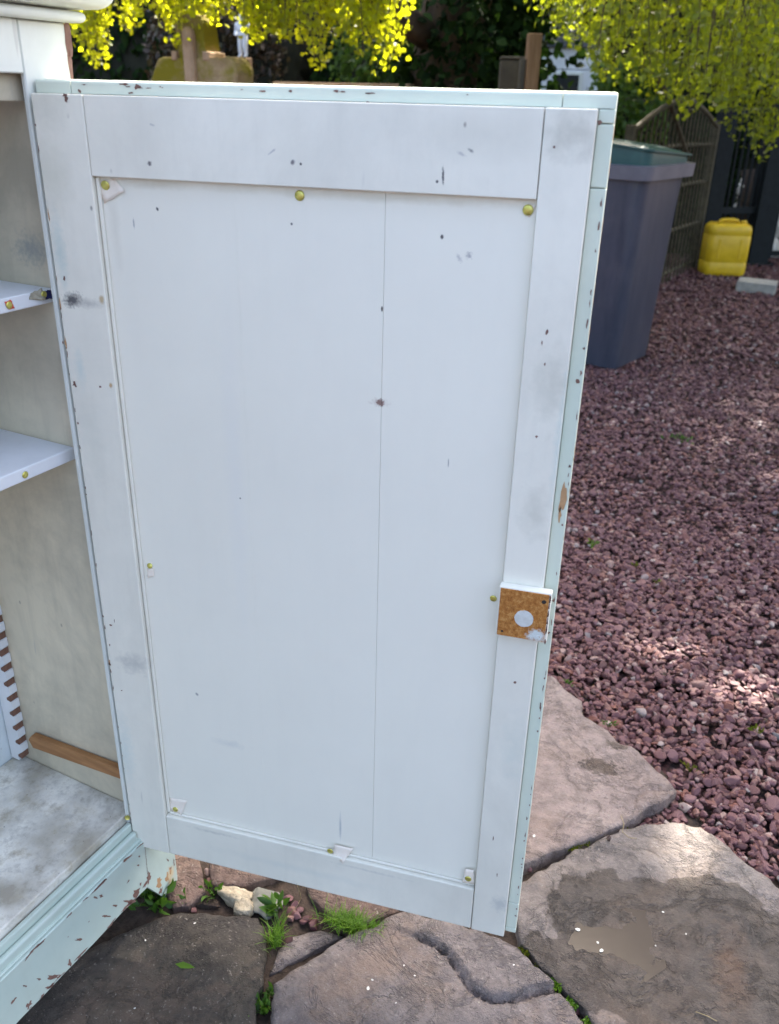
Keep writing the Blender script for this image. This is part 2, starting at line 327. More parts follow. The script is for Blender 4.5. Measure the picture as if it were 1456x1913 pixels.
# stones
def stone_mat(name, a, bcol, c3, wet=None, warm=None):
    b = NB(name, .78, .3)
    n1 = b.noise(7, 9, .72, dist=.35); c = b.ramp(n1, [(.30,a),(.50,bcol),(.70,c3)])
    c = b.mix(b.math('MULTIPLY', b.ramp(b.noise(38, 8, .75), [(.44,0),(.62,1)]), .55), c, tuple(x*.42 for x in a))
    c = b.mix(b.math('MULTIPLY', b.ramp(b.noise(4.2, 6, .7, dist=.6), [(.5,0),(.68,1)]), .5), c, (.20,.135,.095))
    vein = b.math('ABSOLUTE', b.math('SUBTRACT', b.noise(9, 6, .7, dist=.5), .5))
    c = b.mix(b.math('MULTIPLY', b.ramp(vein, [(0,1),(.016,0)]), .28), c, tuple(x*.3 for x in a))
    c = b.mix(b.math('MULTIPLY', b.ramp(b.noise(170, 4, .7), [(.60,0),(.70,1)]), .6), c, (.34,.31,.27))
    r = .78
    for (cc, rr, wob, ns, rot) in (warm or ()):
        c = b.mix(b.math('MULTIPLY', b.blob(cc, rr, .8, wob, ns, rot), .6), c, (.27,.17,.12))
    if wet:
        m = None
        for (cc, rr, wob, ns) in wet:
            k = b.blob(cc, rr, .05, wob*1.4, ns*1.8); m = k if m is None else b.math('MAXIMUM', m, k)
        c = b.mix(b.math('MULTIPLY', m, .95), c, b.mix(1.0, c, (.42,.40,.37), 'MULTIPLY'))
        b.rough(b.math('SUBTRACT', .78, b.math('MULTIPLY', m, .42)))
    b.color(c); b.bump(b.math('ADD', b.math('ADD', b.noise(22, 9, .75), b.math('MULTIPLY', b.noise(150, 4, .7), .4)), b.math('MULTIPLY', b.ramp(vein, [(0,0),(.03,1)]), .25)), .95, .012); return b.m
def gxy(x, y, z=.02): p = G(x, y, z); return (p[0], p[1], z)
MT['flag_right'] = stone_mat('wet_grey_flagstone', (.125,.108,.10), (.195,.165,.15), (.26,.225,.195),
    wet=[(gxy(1190,1740),(.145,.115,.2),.34,14), (gxy(1370,1800),(.17,.12,.2),.3,14), (gxy(1200,1850),(.20,.07,.2),.3,14), (gxy(1330,1700),(.10,.06,.2),.3,14)], warm=[(gxy(1365,1820),(.035,.09,.2),.8,40,0)])
MT['flag_upper'] = stone_mat('pink_grey_flagstone', (.20,.155,.14), (.255,.20,.18), (.31,.25,.22),
    wet=[(gxy(1120,1440),(.035,.024,.2),.8,60), (gxy(1150,1400),(.022,.012,.2),.8,60)])
MT['flag_mid'] = stone_mat('purple_grey_flagstone', (.115,.10,.097), (.175,.15,.145), (.235,.195,.175))
MT['flag_dark'] = stone_mat('dark_shadowed_flagstone', (.030,.026,.024), (.056,.048,.041), (.10,.082,.062))  # the cupboard's shadow is put into this dark stone colour
MT['brickstone'] = stone_mat('brown_edging_stone', (.10,.065,.055), (.15,.10,.082), (.20,.14,.11))
MT['whitestone'] = simple('cream_plaster_lump', (.20,.165,.11), (.44,.38,.28), 55, .9, 1.0, .008)
MT['greystone'] = simple('grey_mortar_lump', (.10,.10,.085), (.19,.19,.165), 26, .9, .5, .004)
MT['soil'] = simple('dark_soil', (.018,.013,.010), (.06,.042,.032), 60, .95, .8, .01)
b = NB('gravel_bed', .85, .25)
v = b.vor(70); vc = b.vor(70, out='Color')
bw = b.n('ShaderNodeRGBToBW'); b.l(vc, bw.inputs[0])
c = b.ramp(bw.outputs[0], [(.2,(.035,.014,.014)),(.5,(.07,.03,.03)),(.8,(.11,.058,.053))])
c = b.mix(b.ramp(v, [(.35,0),(.6,1)]), c, (.014,.008,.008))
b.color(c); b.bump(b.math('SUBTRACT', 1.0, v), .9, .012); MT['gravelbed'] = b.m
def pebble_mat(name, tint=1.0):
    b = NB(name, .62, .4); g = b.n('ShaderNodeNewGeometry'); oi = b.n('ShaderNodeObjectInfo')
    r = b.math('FRACT', b.math('ADD', g.outputs['Random Per Island'], b.math('MULTIPLY', oi.outputs['Random'], 7.3)))
    c = b.ramp(r, [(0,(.050,.017,.019)),(.2,(.080,.028,.031)),(.45,(.108,.043,.048)),(.65,(.14,.068,.074)),(.80,(.125,.040,.028)),(.93,(.19,.105,.09)),(.985,(.28,.22,.20)),(1,(.12,.115,.12))])
    c = b.mix(b.math('MULTIPLY', b.noise(120, 4, .6), .35), c, (.05,.022,.02))
    b.color(c); b.bump(b.noise(260, 3), .3, .002); return b.m
MT['pebble'] = pebble_mat('purple_gravel_stone')

# ============================================================ THE GROUND
bm = bmesh.new()
for a in ((-300,-300),(300,-300),(300,300),(-300,300)): bm.verts.new((a[0],a[1],-.035))
bm.faces.new(bm.verts[:]); ground = tag(bm_obj('ground', bm, MT['gravelbed']), kind='structure')

def densify(P, step, jag, seed):
    out = []; n = len(P)
    for i in range(n):
        a, c = np.array(P[i][:2]), np.array(P[(i+1)%n][:2]); L = np.linalg.norm(c-a); k = max(1, int(L/step)); t = (c-a)/max(L,1e-9); nn = np.array([-t[1],t[0]])
        for j in range(k):
            q = a+(c-a)*j/k; m = Vector((q[0]*28, q[1]*28, seed))
            o = (mnoise.noise(m)+.6*mnoise.noise(m*3.1))*jag
            out.append(q+nn*o)
    return out
def seg_dist(p, a, b):
    ab = b-a; t = np.clip(((p-a)@ab)/max(ab@ab,1e-12), 0, 1); return np.linalg.norm(p-(a+np.outer(t, ab)), axis=1)
def flagstone(name, poly, ztop, thick, mat, parent, res=.0075, jag=.005, relief=.004, rscale=9, edge=.005, seed=0, crack=None, hollows=(), calm=()):
    O = densify(poly, res*1.2, jag, seed); n = len(O); OA = np.array(O)
    lo, hi = OA.min(0), OA.max(0); xs = np.arange(lo[0], hi[0], res); ys = np.arange(lo[1], hi[1], res)
    gx, gy = np.meshgrid(xs, ys); Q = np.stack([gx.ravel(), gy.ravel()], 1)+np.random.default_rng(seed).uniform(-.3,.3,(gx.size,2))*res
    ins = np.zeros(len(Q), bool); x1, y1 = OA[:,0], OA[:,1]; x2, y2 = np.roll(x1,-1), np.roll(y1,-1)
    for i in range(n):
        cnd = ((y1[i] > Q[:,1]) != (y2[i] > Q[:,1])); den = (y2[i]-y1[i]) if abs(y2[i]-y1[i]) > 1e-12 else 1e-12
        ins ^= cnd & (Q[:,0] < (x2[i]-x1[i])*(Q[:,1]-y1[i])/den+x1[i])
    Q = Q[ins]
    D = np.full(len(Q), 9.)
    for i in range(n): D = np.minimum(D, seg_dist(Q, OA[i], OA[(i+1)%n]))
    Q = Q[D > res*.55]
    vs = [Vector(q) for q in O]+[Vector(q) for q in Q]
    V, Eo, F, *_ = delaunay_2d_cdt(vs, [], [list(range(n))], 1, 1e-6)
    P = np.array([[v.x, v.y] for v in V]); D = np.full(len(P), 9.)
    for i in range(n): D = np.minimum(D, seg_dist(P, OA[i], OA[(i+1)%n]))
    Z = np.zeros(len(P))
    for i, (x, y) in enumerate(P):
        q = Vector((x*rscale, y*rscale, seed*3.7)); h = mnoise.fractal(q, .75, 2.1, 7)
        led = mnoise.noise(q*.8+Vector((5,2,1)))
        led = round(led*5)/5*.8+led*.2                    # bedding planes split off in thin steps
        rf = relief
        for (hx, hy, hrx, hry) in calm: rf *= 1-.75*math.exp(-(((x-hx)/hrx)**2+((y-hy)/hry)**2))
        Z[i] = ztop+rf*(h*.9+led*1.6)-(edge*.6)*max(0, 1-D[i]/edge)**2
    if crack is not None:
        for (cr, wdt, dep, step) in crack:
            cr = np.array([c[:2] for c in cr]); dd = np.full(len(P), 9.); sg = np.zeros(len(P))
            for i in range(len(cr)-1):
                e = seg_dist(P, cr[i], cr[i+1]); s = np.sign((cr[i+1]-cr[i])[0]*(P[:,1]-cr[i][1])-(cr[i+1]-cr[i])[1]*(P[:,0]-cr[i][0]))
                u_ = e < dd; dd[u_] = e[u_]; sg[u_] = s[u_]
            wn = np.array([mnoise.noise(Vector((x*30,y*30,3))) for x, y in P])
            Z -= dep*np.exp(-(dd/(wdt*(1+.3*wn)))**2)
            Z += step*np.where(sg > 0, np.exp(-dd/.07), 0)
    for (hx, hy, hrx, hry, hd) in hollows:
        Z -= hd*np.exp(-(((P[:,0]-hx)/hrx)**2+((P[:,1]-hy)/hry)**2))
    verts = [(P[i][0], P[i][1], Z[i]) for i in range(len(P))]; faces = [tuple(f) for f in F]
    # skirt from the boundary edges
    cnt = {}
    for f in faces:
        for a, c in zip(f, f[1:]+f[:1]): cnt[(a,c)] = cnt.get((a,c), 0)+1
    low = {}
    for (a, c) in list(cnt):
        if (c, a) not in cnt:
            for q in (a, c):
                if q not in low: low[q] = len(verts); verts.append((P[q][0]*1.0, P[q][1]*1.0, ztop-thick))
            faces.append((c, a, low[a], low[c]))
    o = link(name, mesh(name, verts, faces), mat, parent, True)
    o.data.polygons.foreach_set('use_smooth', [len(f) == 3 for f in faces]); return o

# soil bed that shows in the joints, under all the flagstones
pv = [G(x, y, 0)[:2] for x, y in ((900,1200),(1040,1240),(1280,1480),(1330,1560),(1480,1660),(1700,2000),(1100,2300),(-300,2200),(-200,1700),(300,1560),(700,1560))]
patio = flagstone('patio', [(p[0],p[1]) for p in pv], .0, .06, MT['soil'], None, res=.03, jag=.01, relief=.006, rscale=14, seed=21)
tag(patio, kind='structure')
PX = lambda pts, z=.02: [G(x, y, z)[:2] for x, y in pts]
fl = flagstone('flagstone', PX([(1030,1262),(1062,1290),(1085,1308),(1092,1335),(1135,1362),(1160,1388),(1182,1392),(1215,1425),(1245,1450),(1268,1476),(1242,1496),(1205,1508),(1180,1533),(1120,1556),(1060,1580),(1010,1598),(981,1610),(900,1600),(850,1450),(930,1280)], .03), .03, .06, MT['flag_upper'], patio,
    seed=1, relief=.002, rscale=6, crack=[(PX([(1195,1515),(1190,1490),(1215,1475),(1260,1478)],.03), .004, .006, -.004)])
fl['label'] = 'smooth pinkish grey flagstone tapering to a point in the gravel'
fr = flagstone('flagstone', PX([(968,1655),(1000,1628),(1045,1606),(1060,1592),(1110,1572),(1160,1548),(1200,1538),(1260,1534),(1310,1544),(1345,1568),(1380,1602),(1430,1637),(1500,1690),(1640,1850),(1500,2150),(1240,2150),(1135,1940),(1095,1890),(1052,1840),(1012,1800),(988,1772),(974,1760),(962,1710)], .028), .028, .06, MT['flag_right'], patio,
    seed=2, relief=.0058, rscale=13, hollows=[(*G(1150,1760,.028)[:2], .075, .06, .007), (*G(1365,1830,.028)[:2], .03, .07, .004)], calm=[(*G(1150,1760,.028)[:2], .09, .07)], res=.006)
fr['label'] = 'large rough wet flagstone with a shallow puddle'
fm = flagstone('flagstone', PX([(512,1836),(560,1803),(605,1778),(652,1748),(700,1732),(735,1714),(760,1707),(800,1715),(900,1742),(958,1762),(975,1772),(1000,1804),(1040,1844),(1072,1882),(1118,1950),(1230,2180),(560,2180),(520,1990),(512,1913),(506,1870)], .022), .022, .06, MT['flag_mid'], patio,
    seed=3, relief=.0035, rscale=8, res=.0055, crack=[(PX([(785,1752),(812,1762),(840,1785),(860,1815),(880,1845),(920,1868),(960,1866),(1010,1850),(1050,1842)],.022), .0040, .020, .009)])
fm['label'] = 'purple grey flagstone with a long curved crack below the door'
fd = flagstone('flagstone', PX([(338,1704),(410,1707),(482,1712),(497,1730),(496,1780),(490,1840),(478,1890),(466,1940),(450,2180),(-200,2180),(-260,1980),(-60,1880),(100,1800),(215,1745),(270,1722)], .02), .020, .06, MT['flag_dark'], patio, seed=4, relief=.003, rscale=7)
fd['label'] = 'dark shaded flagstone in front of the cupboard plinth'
fs = flagstone('flagstone', PX([(502,1818),(520,1775),(545,1750),(600,1737),(640,1748),(600,1768),(550,1794),(515,1814)], .008), .008, .04, MT['flag_mid'], patio, seed=5, relief=.002, jag=.003)
fs['label'] = 'small sunken triangular flagstone between two large ones'
e1 = flagstone('edging_stone', PX([(300,1585),(372,1600),(384,1665),(352,1690),(322,1695),(296,1640)], .02), .020, .06, MT['brickstone'], patio, seed=6, relief=.003, jag=.003)
e1['label'] = 'brown edging stone beside the cupboard foot'
e2 = flagstone('edging_stone', PX([(389,1600),(450,1590),(560,1620),(505,1640),(462,1652),(420,1656),(397,1652)], .02), .020, .06, MT['brickstone'], patio, seed=7, relief=.003, jag=.003)
e2['label'] = 'brown edging stone behind the cream rubble lump'
e3 = flagstone('edging_stone', PX([(572,1652),(640,1650),(760,1690),(740,1706),(690,1722),(655,1735),(630,1720),(600,1690),(578,1672)], .02), .020, .06, MT['brickstone'], patio, seed=8, relief=.004, jag=.003)
e3['label'] = 'split brown edging stone behind the grass clump'
# puddle water lying in the hollow of the right flagstone
def sheet(name, poly, z, mat, parent, jag=.004, seed=0):
    O = densify(poly, .008, jag, seed); me = mesh(name, [(p[0],p[1],z) for p in O], [list(range(len(O)))]); return link(name, me, mat, parent)
b = NB('muddy_puddle_water', .18, .35); b.color((.055,.045,.038)); b.b.inputs['IOR'].default_value = 1.33; MT['water'] = b.m
pud = sheet('puddle', PX([(1040,1735),(1080,1690),(1130,1690),(1190,1700),(1250,1705),(1265,1745),(1245,1775),(1235,1815),(1190,1850),(1140,1850),(1090,1815),(1050,1785)], .0225), .0240, MT['water'], None, .007, 3)
tag(pud, kind='structure')

# ============================================================ GRAVEL
def pebble_base(kind, sd):
    bm = bmesh.new()
    bmesh.ops.create_icosphere(bm, subdivisions=kind, radius=1)
    r = random.Random(sd); cuts = []
    for _ in range(8):
        d = Vector((r.gauss(0,1), r.gauss(0,1), r.gauss(0,1))).normalized(); cuts.append((d, r.uniform(.38,.72)))
    for v in bm.verts:
        for d, h in cuts:
            k = v.co.dot(d)
            if k > h: v.co -= d*(k-h)*.9
    V = np.array([v.co[:] for v in bm.verts]); F = np.array([[v.index for v in f.verts] for f in bm.faces]); bm.free(); return V, F
PB = [pebble_base(2, i) for i in range(14)]; PB1 = [pebble_base(1, i) for i in range(10)]
FLAG_POLYS = [PX([(1030,1262),(1085,1308),(1092,1335),(1182,1392),(1268,1476),(1180,1533),(981,1610),(900,1600),(850,1450),(930,1280)], .03),
              PX([(968,1655),(1060,1592),(1200,1538),(1310,1544),(1380,1602),(1500,1690),(1640,1850),(1500,2150),(1240,2150),(1052,1840)], .028)]
def inside(poly, x, y):
    r = False; n = len(poly)
    for i in range(n):
        (x1,y1),(x2,y2) = poly[i], poly[(i+1)%n]
        if (y1 > y) != (y2 > y) and x < (x2-x1)*(y-y1)/(y2-y1)+x1: r = not r
    return r
PATIO = [(p[0],p[1]) for p in pv]
EDGE = PX([(900,1200),(1030,1262),(1085,1308),(1092,1335),(1182,1392),(1268,1476),(1242,1500),(1180,1535),(1200,1538),(1310,1544),(1380,1602),(1430,1637),(1500,1690),(1700,1900),(1700,2400),(-400,2400),(-300,1560),(700,1500)], .028)
def scatter(x0, x1, y0, y1, dens, smin, smax, zb, layers=1, keep=None):
    n = int((x1-x0)*(y1-y0)*dens); X = rng.uniform(x0, x1, n); Y = rng.uniform(y0, y1, n)
    ok = np.array([not inside(EDGE, x, y) for x, y in zip(X, Y)])
    if keep is not None: ok &= keep(X, Y)
    X, Y = X[ok], Y[ok]; n = len(X); s = rng.uniform(smin, smax, n)*np.where(rng.random(n) < .12, 1.45, 1)
    hump = np.array([mnoise.noise(Vector((x*3.1,y*3.1,4)))*.010+mnoise.noise(Vector((x*9,y*9,1)))*.006 for x, y in zip(X,Y)])
    return np.stack([X, Y, zb+hump+rng.uniform(-.004,.006,n), s], 1)
def pebble_mesh(name, P, bases, smooth=True):
    VV = []; FF = []; off = 0
    which = rng.integers(0, len(bases), len(P))
    for k, (V, F) in enumerate(bases):
        Q = P[which == k]; n = len(Q)
        if not n: continue
        sc3 = np.stack([rng.uniform(.85,1.3,n), rng.uniform(.7,1.05,n), rng.uniform(.45,.78,n)], 1)*Q[:,3:4]
        a = rng.uniform(0, 2*PI, n); tx, ty = rng.normal(0,.35,n), rng.normal(0,.35,n)
        L = V[None]*sc3[:,None]
        x, y, z = L[...,0], L[...,1], L[...,2]
        y, z = y*np.cos(tx)[:,None]-z*np.sin(tx)[:,None], y*np.sin(tx)[:,None]+z*np.cos(tx)[:,None]
        x, z = x*np.cos(ty)[:,None]+z*np.sin(ty)[:,None], -x*np.sin(ty)[:,None]+z*np.cos(ty)[:,None]
        x, y = x*np.cos(a)[:,None]-y*np.sin(a)[:,None], x*np.sin(a)[:,None]+y*np.cos(a)[:,None]
        W = np.stack([x,y,z], -1)+Q[:,None,:3]; VV.append(W.reshape(-1,3))
        FF.append((F[None]+(np.arange(n)*len(V))[:,None,None]+off).reshape(-1,3)); off += n*len(V)
    return tri_mesh(name, np.concatenate(VV), np.concatenate(FF), smooth)
def tri_mesh(name, V, F, smooth=True):
    me = bpy.data.meshes.new(name); me.vertices.add(len(V)); me.vertices.foreach_set('co', V.astype(np.float32).ravel())
    nf = len(F); me.loops.add(nf*3); me.loops.foreach_set('vertex_index', F.astype(np.int32).ravel())
    me.polygons.add(nf); me.polygons.foreach_set('loop_start', np.arange(0, nf*3, 3, dtype=np.int32))
    me.polygons.foreach_set('use_smooth', np.full(nf, smooth)); me.update(calc_edges=True); me.validate(); return me
near = scatter(.45, 1.75, .28, 1.75, 9000, .0066, .0115, .004)
mid = scatter(.35, 2.1, 1.75, 3.6, 5200, .0075, .0125, .004)
far = scatter(.2, 2.6, 3.6, 7.6, 2000, .010, .017, .004)
side = np.concatenate([scatter(-.9, .38, 1.0, 3.6, 3200, .009, .014, .004), scatter(.9, 2.2, -.5, .32, 3200, .009, .014, .004), scatter(-2.2, .35, 1.0, 4.5, 900, .010, .016, .004), scatter(1.75, 2.6, .0, 3.6, 1600, .009, .014, .004)])
gravel = tag(link('gravel', tri_mesh('gravel_bed_mesh', np.array([[-3,.9,-.012],[3,.9,-.012],[3,8,-.012],[-3,8,-.012],[.62,-.4,-.014],[3,-.4,-.014],[3,.88,-.014],[.62,.88,-.014]], float),
                          np.array([[0,1,2],[0,2,3],[4,5,6],[4,6,7]]), False), MT['gravelbed']), kind='structure')
tag(link('loose_gravel', pebble_mesh('loose_gravel', near, PB, False), MT['pebble'], gravel), kind='stuff')
tag(link('loose_gravel', pebble_mesh('loose_gravel', np.concatenate([mid, far, side]), PB1), MT['pebble'], gravel), kind='stuff')
# the largest single stones, one by one
PM = []
for i in range(8):
    V, F = pebble_base(3, 40+i); V = V*np.array([[1.2,.95,.66]]); PM.append(tri_mesh('pebble', V, F, False)); PM[-1].materials.append(MT['pebble'])
def pebble(loc, s, parent, rz=None, mat=None):
    o = bpy.data.objects.new('pebble', random.choice(PM)); COL.objects.link(o); o.parent = parent
    o.location = loc; o.scale = (s,)*3; o.rotation_euler = (random.gauss(0,.25), random.gauss(0,.25), random.uniform(0,6.28) if rz is None else rz); return o
big = scatter(.55, 1.45, .3, 1.5, 330, .0105, .0130, .008)
for q in big[:280]: pebble(q[:3], float(q[3]), gravel)
for (x, y, s) in ((1000,1610,.008),(1022,1598,.007),(1035,1590,.009),(1012,1606,.006),(990,1622,.007),(545,1717,.010),(556,1712,.008),(585,1728,.011),(567,1724,.007),(600,1726,.007),(540,1680,.010),(548,1692,.009),(545,1702,.008),(362,1702,.007),(388,1630,.007),(392,1645,.006),(542,1757,.006),(1078,1890,.011),(560,1700,.007),(575,1716,.008)):
    pebble(G(x, y, .008), s, patio)

# ============================================================ THE CUPBOARD (local x along the front, y into the cupboard)
PHI = RAD(78)
cup = empty('cupboard', (0,0,0), PHI, 'old pale painted cupboard standing open on a chipped blue-green plinth', 'cupboard')
Zc = lambda z: (z+.143)*1.05
U0, U1 = -1.225, .065; DEP = .262
FR = Zc(1.017); FT = Zc(1.064)
# carcass
box('side_panel', (.021,.0132,Zc(-.02)), (.060,DEP+.016,Zc(1.15)), MT['inside'], cup)
box('side_panel', (U0,.024,Zc(-.02)), (U0+.022,DEP+.016,Zc(1.15)), MT['inside'], cup)
xs = [.0205, -.048, -.28, -.52, -.76, -1.0, U0+.0225]
for i in range(len(xs)-1):
    box('back_board', (xs[i+1]+.0012,DEP,Zc(.0)), (xs[i]-.0012,DEP+.014,Zc(1.14)), MT['inside_skylit'], cup, .0015, 1)
box('top_board', (U0,.004,Zc(1.152)), (.064,DEP+.014,Zc(1.166)), MT['cream'], cup)
def cut(name, lo, hi, mat, **k): return box(name, lo, hi, mat, cup, **k)
st = cut('stile', (.0015,.006,Zc(-.002)), (.065,.0128,FT), MT['cream'], bev=.0015, seg=1)
cut('stile', (U0,.006,Zc(-.002)), (U0+.07,.0235,FT), MT['cream'], bev=.0015, seg=1)
cut('frieze_rail', (U0+.0712,.0050,FR), (.0003,.0125,FT), MT['cream'], bev=.0012, seg=1)
cut('top_stop', (U0+.0715,.0200,Zc(.992)), (.0203,.04,Zc(1.03)), MT['inside'], bev=.001, seg=1)
# shelves and floor
shf = []
for zt in (.796, .9945):
    s_ = box('shelf', (U0+.023,.031,zt-.0165), (.0205,DEP-.001,zt), MT['shelf'], cup, .0016, 2); shf.append(s_)
fb = box('floor_board', (U0+.023,.0105,Zc(.036)), (.0205,DEP-.001,Zc(.0535)), MT['floor'], cup, .002, 2)
cut('bottom_rail', (U0+.071,.0,Zc(.012)), (.0005,.0075,Zc(.0420)), MT['teal'], bev=.002, seg=2)
cut('rail_bead', (U0+.071,-.010,Zc(.0125)), (.0005,-.0005,Zc(.030)), MT['teal'], bev=.004, seg=3)
# plinth with bracket feet (outline in the front plane), and its returns along the sides
TP = Zc(.0115); BP = Zc(-.077)
def jag_line(a, b, n, amp):
    return [(a[0]+(b[0]-a[0])*i/n, a[1]+(b[1]-a[1])*i/n+random.uniform(-amp,amp)) for i in range(1, n)]
front = [(U0-.004,TP),(U0-.004,.0),(U0+.022,.0),(U0+.06,BP)]+jag_line((U0+.06,BP),(.001,BP),60,.0013)+[(.001,BP),(.037,.0035),(.0385,.0),(.0660,.0),(.0668,.03),(.0668,TP)]
prism('plinth', front, 'y', -.0165, .004, MT['teal'], cup, .0012)
sidep = [(.0045,TP),(.0045,.0),(.03,.0),(.065,BP),(DEP-.05,BP),(DEP-.015,.0),(DEP+.016,.0),(DEP+.016,TP)]
prism('plinth', sidep, 'x', .0612, .0668, MT['teal'], cup); prism('plinth', sidep, 'x', U0-.004, U0-.0005, MT['teal'], cup)
cut('plinth_cap', (U0-.001,-.0135,TP+.0005), (.0655,.0225,TP+.0045), MT['teal'], bev=.001, seg=1)
# cornice: mouldings swept along the front and round the corner
def sweep(name, prof, mat):
    path = [(U0,DEP+.016),(U0,0.006),(.065,.006),(.065,DEP+.016)]; nr = [(-1,0),(-1,-1),(1,-1),(1,0)]
    V = []; F = []; k = len(prof)
    for (px_, py_), (nx, ny) in zip(path, nr):
        for o, z in prof: V.append((px_+nx*o, py_+ny*o, z))
    for i in range(3):
        for j in range(k-1): F.append((i*k+j, i*k+j+1, (i+1)*k+j+1, (i+1)*k+j))
    F.append(tuple(range(k))); F.append(tuple(3*k+j for j in range(k))[::-1])
    return autosmooth(link(name, mesh(name, V, F), mat, cup), 40)
def arc(c, r, a0, a1, n): return [(c[0]+r*math.cos(RAD(a0+(a1-a0)*i/n)), c[1]+r*math.sin(RAD(a0+(a1-a0)*i/n))) for i in range(n+1)]
z0 = FT+.0006
sweep('cornice_bead', [(0,z0),(.008,z0)]+arc((.010,z0+.0055),.0054,-80,80,8)+[(.006,z0+.0112),(0,z0+.0112)], MT['cream'])
sweep('cornice', [(0,z0+.0126),(.010,z0+.0126)]+arc((.022,z0+.0290),.0158,-110,75,12)+[(.026,z0+.047),(.042,z0+.050),(.044,z0+.085),(0,z0+.087)], MT['cream'])
# brown cleat and ratchet strip in the back corner
cl = prism('cleat', [(.0140,.2665),(.0145,.2860),(.205,.2735),(.214,.2620),(.206,.2480)][::1], 'x', .0085, .0195, MT['wood_strip'], cup, .0012)
rs = []
TD = .0095; zt = .262
pts = [(DEP-.003, .21), (DEP-.0195, .21)]
z = .222
while z < 1.09:
    pts += [(DEP-.0195, z), (DEP-.0195-.010, z+.008), (DEP-.0195-.010, z+.0225), (DEP-.0195, z+.0245)]; z += .0285
pts += [(DEP-.0195, 1.10), (DEP-.003, 1.10)]
prism('ratchet_strip', pts, 'x', .006, .0200, MT['shelf'], cup)
z = .222
nm = mesh('notch', [(.0058,DEP-.0200,.0),(.0199,DEP-.0200,.0),(.0199,DEP-.0275,.0055),(.0058,DEP-.0275,.0055),(.0058,DEP-.0200,-.004),(.0199,DEP-.0200,-.004),(.0199,DEP-.0275,-.0055),(.0058,DEP-.0275,-.0055)],
          [(0,1,2,3),(4,7,6,5),(0,3,7,4),(1,5,6,2),(3,2,6,7),(0,4,5,1)]); nm.materials.append(MT['bare'])
while z < 1.09:
    o = bpy.data.objects.new('notch', nm); COL.objects.link(o); o.parent = cup; o.location = (0,0,z); z += .0285

# chips of missing paint on the cupboard (thin flakes' beds), grouped per surface
def flake(bm, c, ru, rv, eu, ev, en, k=13, wob=.55, rot=0.0):
    c, eu, ev, en = map(Vector, (c, eu, ev, en)); a = random.uniform(0,6); vs = []
    for i in range(k):
        q = 2*PI*i/k; r = 1+random.uniform(-wob,wob); u_ = ru*r*math.cos(q); v_ = rv*r*math.sin(q)
        u_, v_ = u_*math.cos(rot)-v_*math.sin(rot), u_*math.sin(rot)+v_*math.cos(rot)
        vs.append(bm.verts.new(c+eu*u_+ev*v_+en*.0004))
    bm.faces.new(vs)
def cupn(x, y, n):                    # cupboard-local point of the front plane standing n proud, at a photo pixel
    Ud = np.array([math.cos(PHI), math.sin(PHI), 0]); Nd = np.array([math.sin(PHI), -math.cos(PHI), 0])
    d = ray(x, y); t = (n-CAM@Nd)/(d@Nd); q = CAM+t*d; return Vector((q@Ud, -n, q[2]))
bm = bmesh.new()
for (x, y, a, b_, r) in ((278,1640,.004,.011,.2),(272,1652,.006,.004,0),(255,1668,.006,.009,-.9),(243,1685,.003,.016,-.7),(240,1646,.003,.002,0),(262,1652,.002,.003,0),
        (215,1692,.0015,.006,-.6),(198,1712,.0015,.010,-.75),(189,1674,.002,.004,-.6),(178,1677,.001,.006,-.6),(148,1756,.002,.008,-.7),(130,1800,.003,.006,0),(100,1825,.003,.012,-.75),(90,1845,.002,.009,-.75),
        (54,1878,.004,.005,0),(72,1829,.0012,.005,-.5),(25,1870,.004,.0025,0),(46,1842,.001,.005,-.5),(300,1664,.004,.005,0),(325,1612,.0012,.008,0),(319,1622,.0015,.003,0),(313,1607,.0012,.004,-.4),(166,1722,.0012,.001,0),(258,1617,.0012,.003,-.6),(260,1600,.002,.0015,0),(127,1750,.0012,.0012,0)):
    flake(bm, cupn(x, y, .0165), a, b_, (1,0,0), (0,0,1), (0,-1,0), rot=-r)
for y in range(1586,1640,9): flake(bm, cupn(271+(y-1586)*.1, y, .0165), .0004, .006, (1,0,0), (0,0,1), (0,-1,0), wob=.3)
for i in range(46):                   # worn lower and upper arrises of the plinth
    u_ = random.uniform(-.5, .0); lowr = random.random() < .5
    flake(bm, (u_, -.0165, (BP+random.uniform(.001,.004)) if lowr else TP-random.uniform(.001,.0025)), random.uniform(.003,.012), random.uniform(.0008,.0024), (1,0,0), (0,0,1), (0,-1,0), rot=random.uniform(-.2,.2))
tag(bm_obj('paint_chips', bm, MT['chip'], cup), kind='stuff')
bm = bmesh.new()
for (x, y, a, b_, r) in ((127,72,.0045,.020,0),(132,125,.0032,.017,0)):
    flake(bm, cupn(x, y, -.006), a, b_, (1,0,0), (0,0,1), (0,-1,0), k=15, wob=.25)
tag(bm_obj('paint_chips', bm, MT['chip'], cup), kind='stuff')
bm = bmesh.new()
for (x, y, a, b_, r) in ((297,1648,.006,.010,0),(312,1640,.004,.009,0),(318,1627,.003,.008,0)):
    flake(bm, cupn(x, y, .0162), a, b_, (1,0,0), (0,0,1), (0,-1,0), k=13)
tag(bm_obj('paint_chips', bm, MT['chip_wood'], cup), kind='stuff')

# ------------------------------------------------------------ the door (door space: x across, y depth, z up)
WD, HDR = .57521, 1.05; XL, XR, ZT, ZB = .06064, .52876, .97202-.0, .07635
LX, LZ = .5900, 1.0625
def child(o, parent): o.parent = parent; return o
def dbox(name, lo, hi, mat, bev=.0012, seg=2): return box(name, lo, hi, mat, door, bev, seg)
door = box('door', (.0006,.0202,.0006), (LX,.0330,LZ+.0012), MT['lip'], cup, .0030, 4)
door.location = (0,0,HD); door.rotation_euler = (0,0,-PHI)
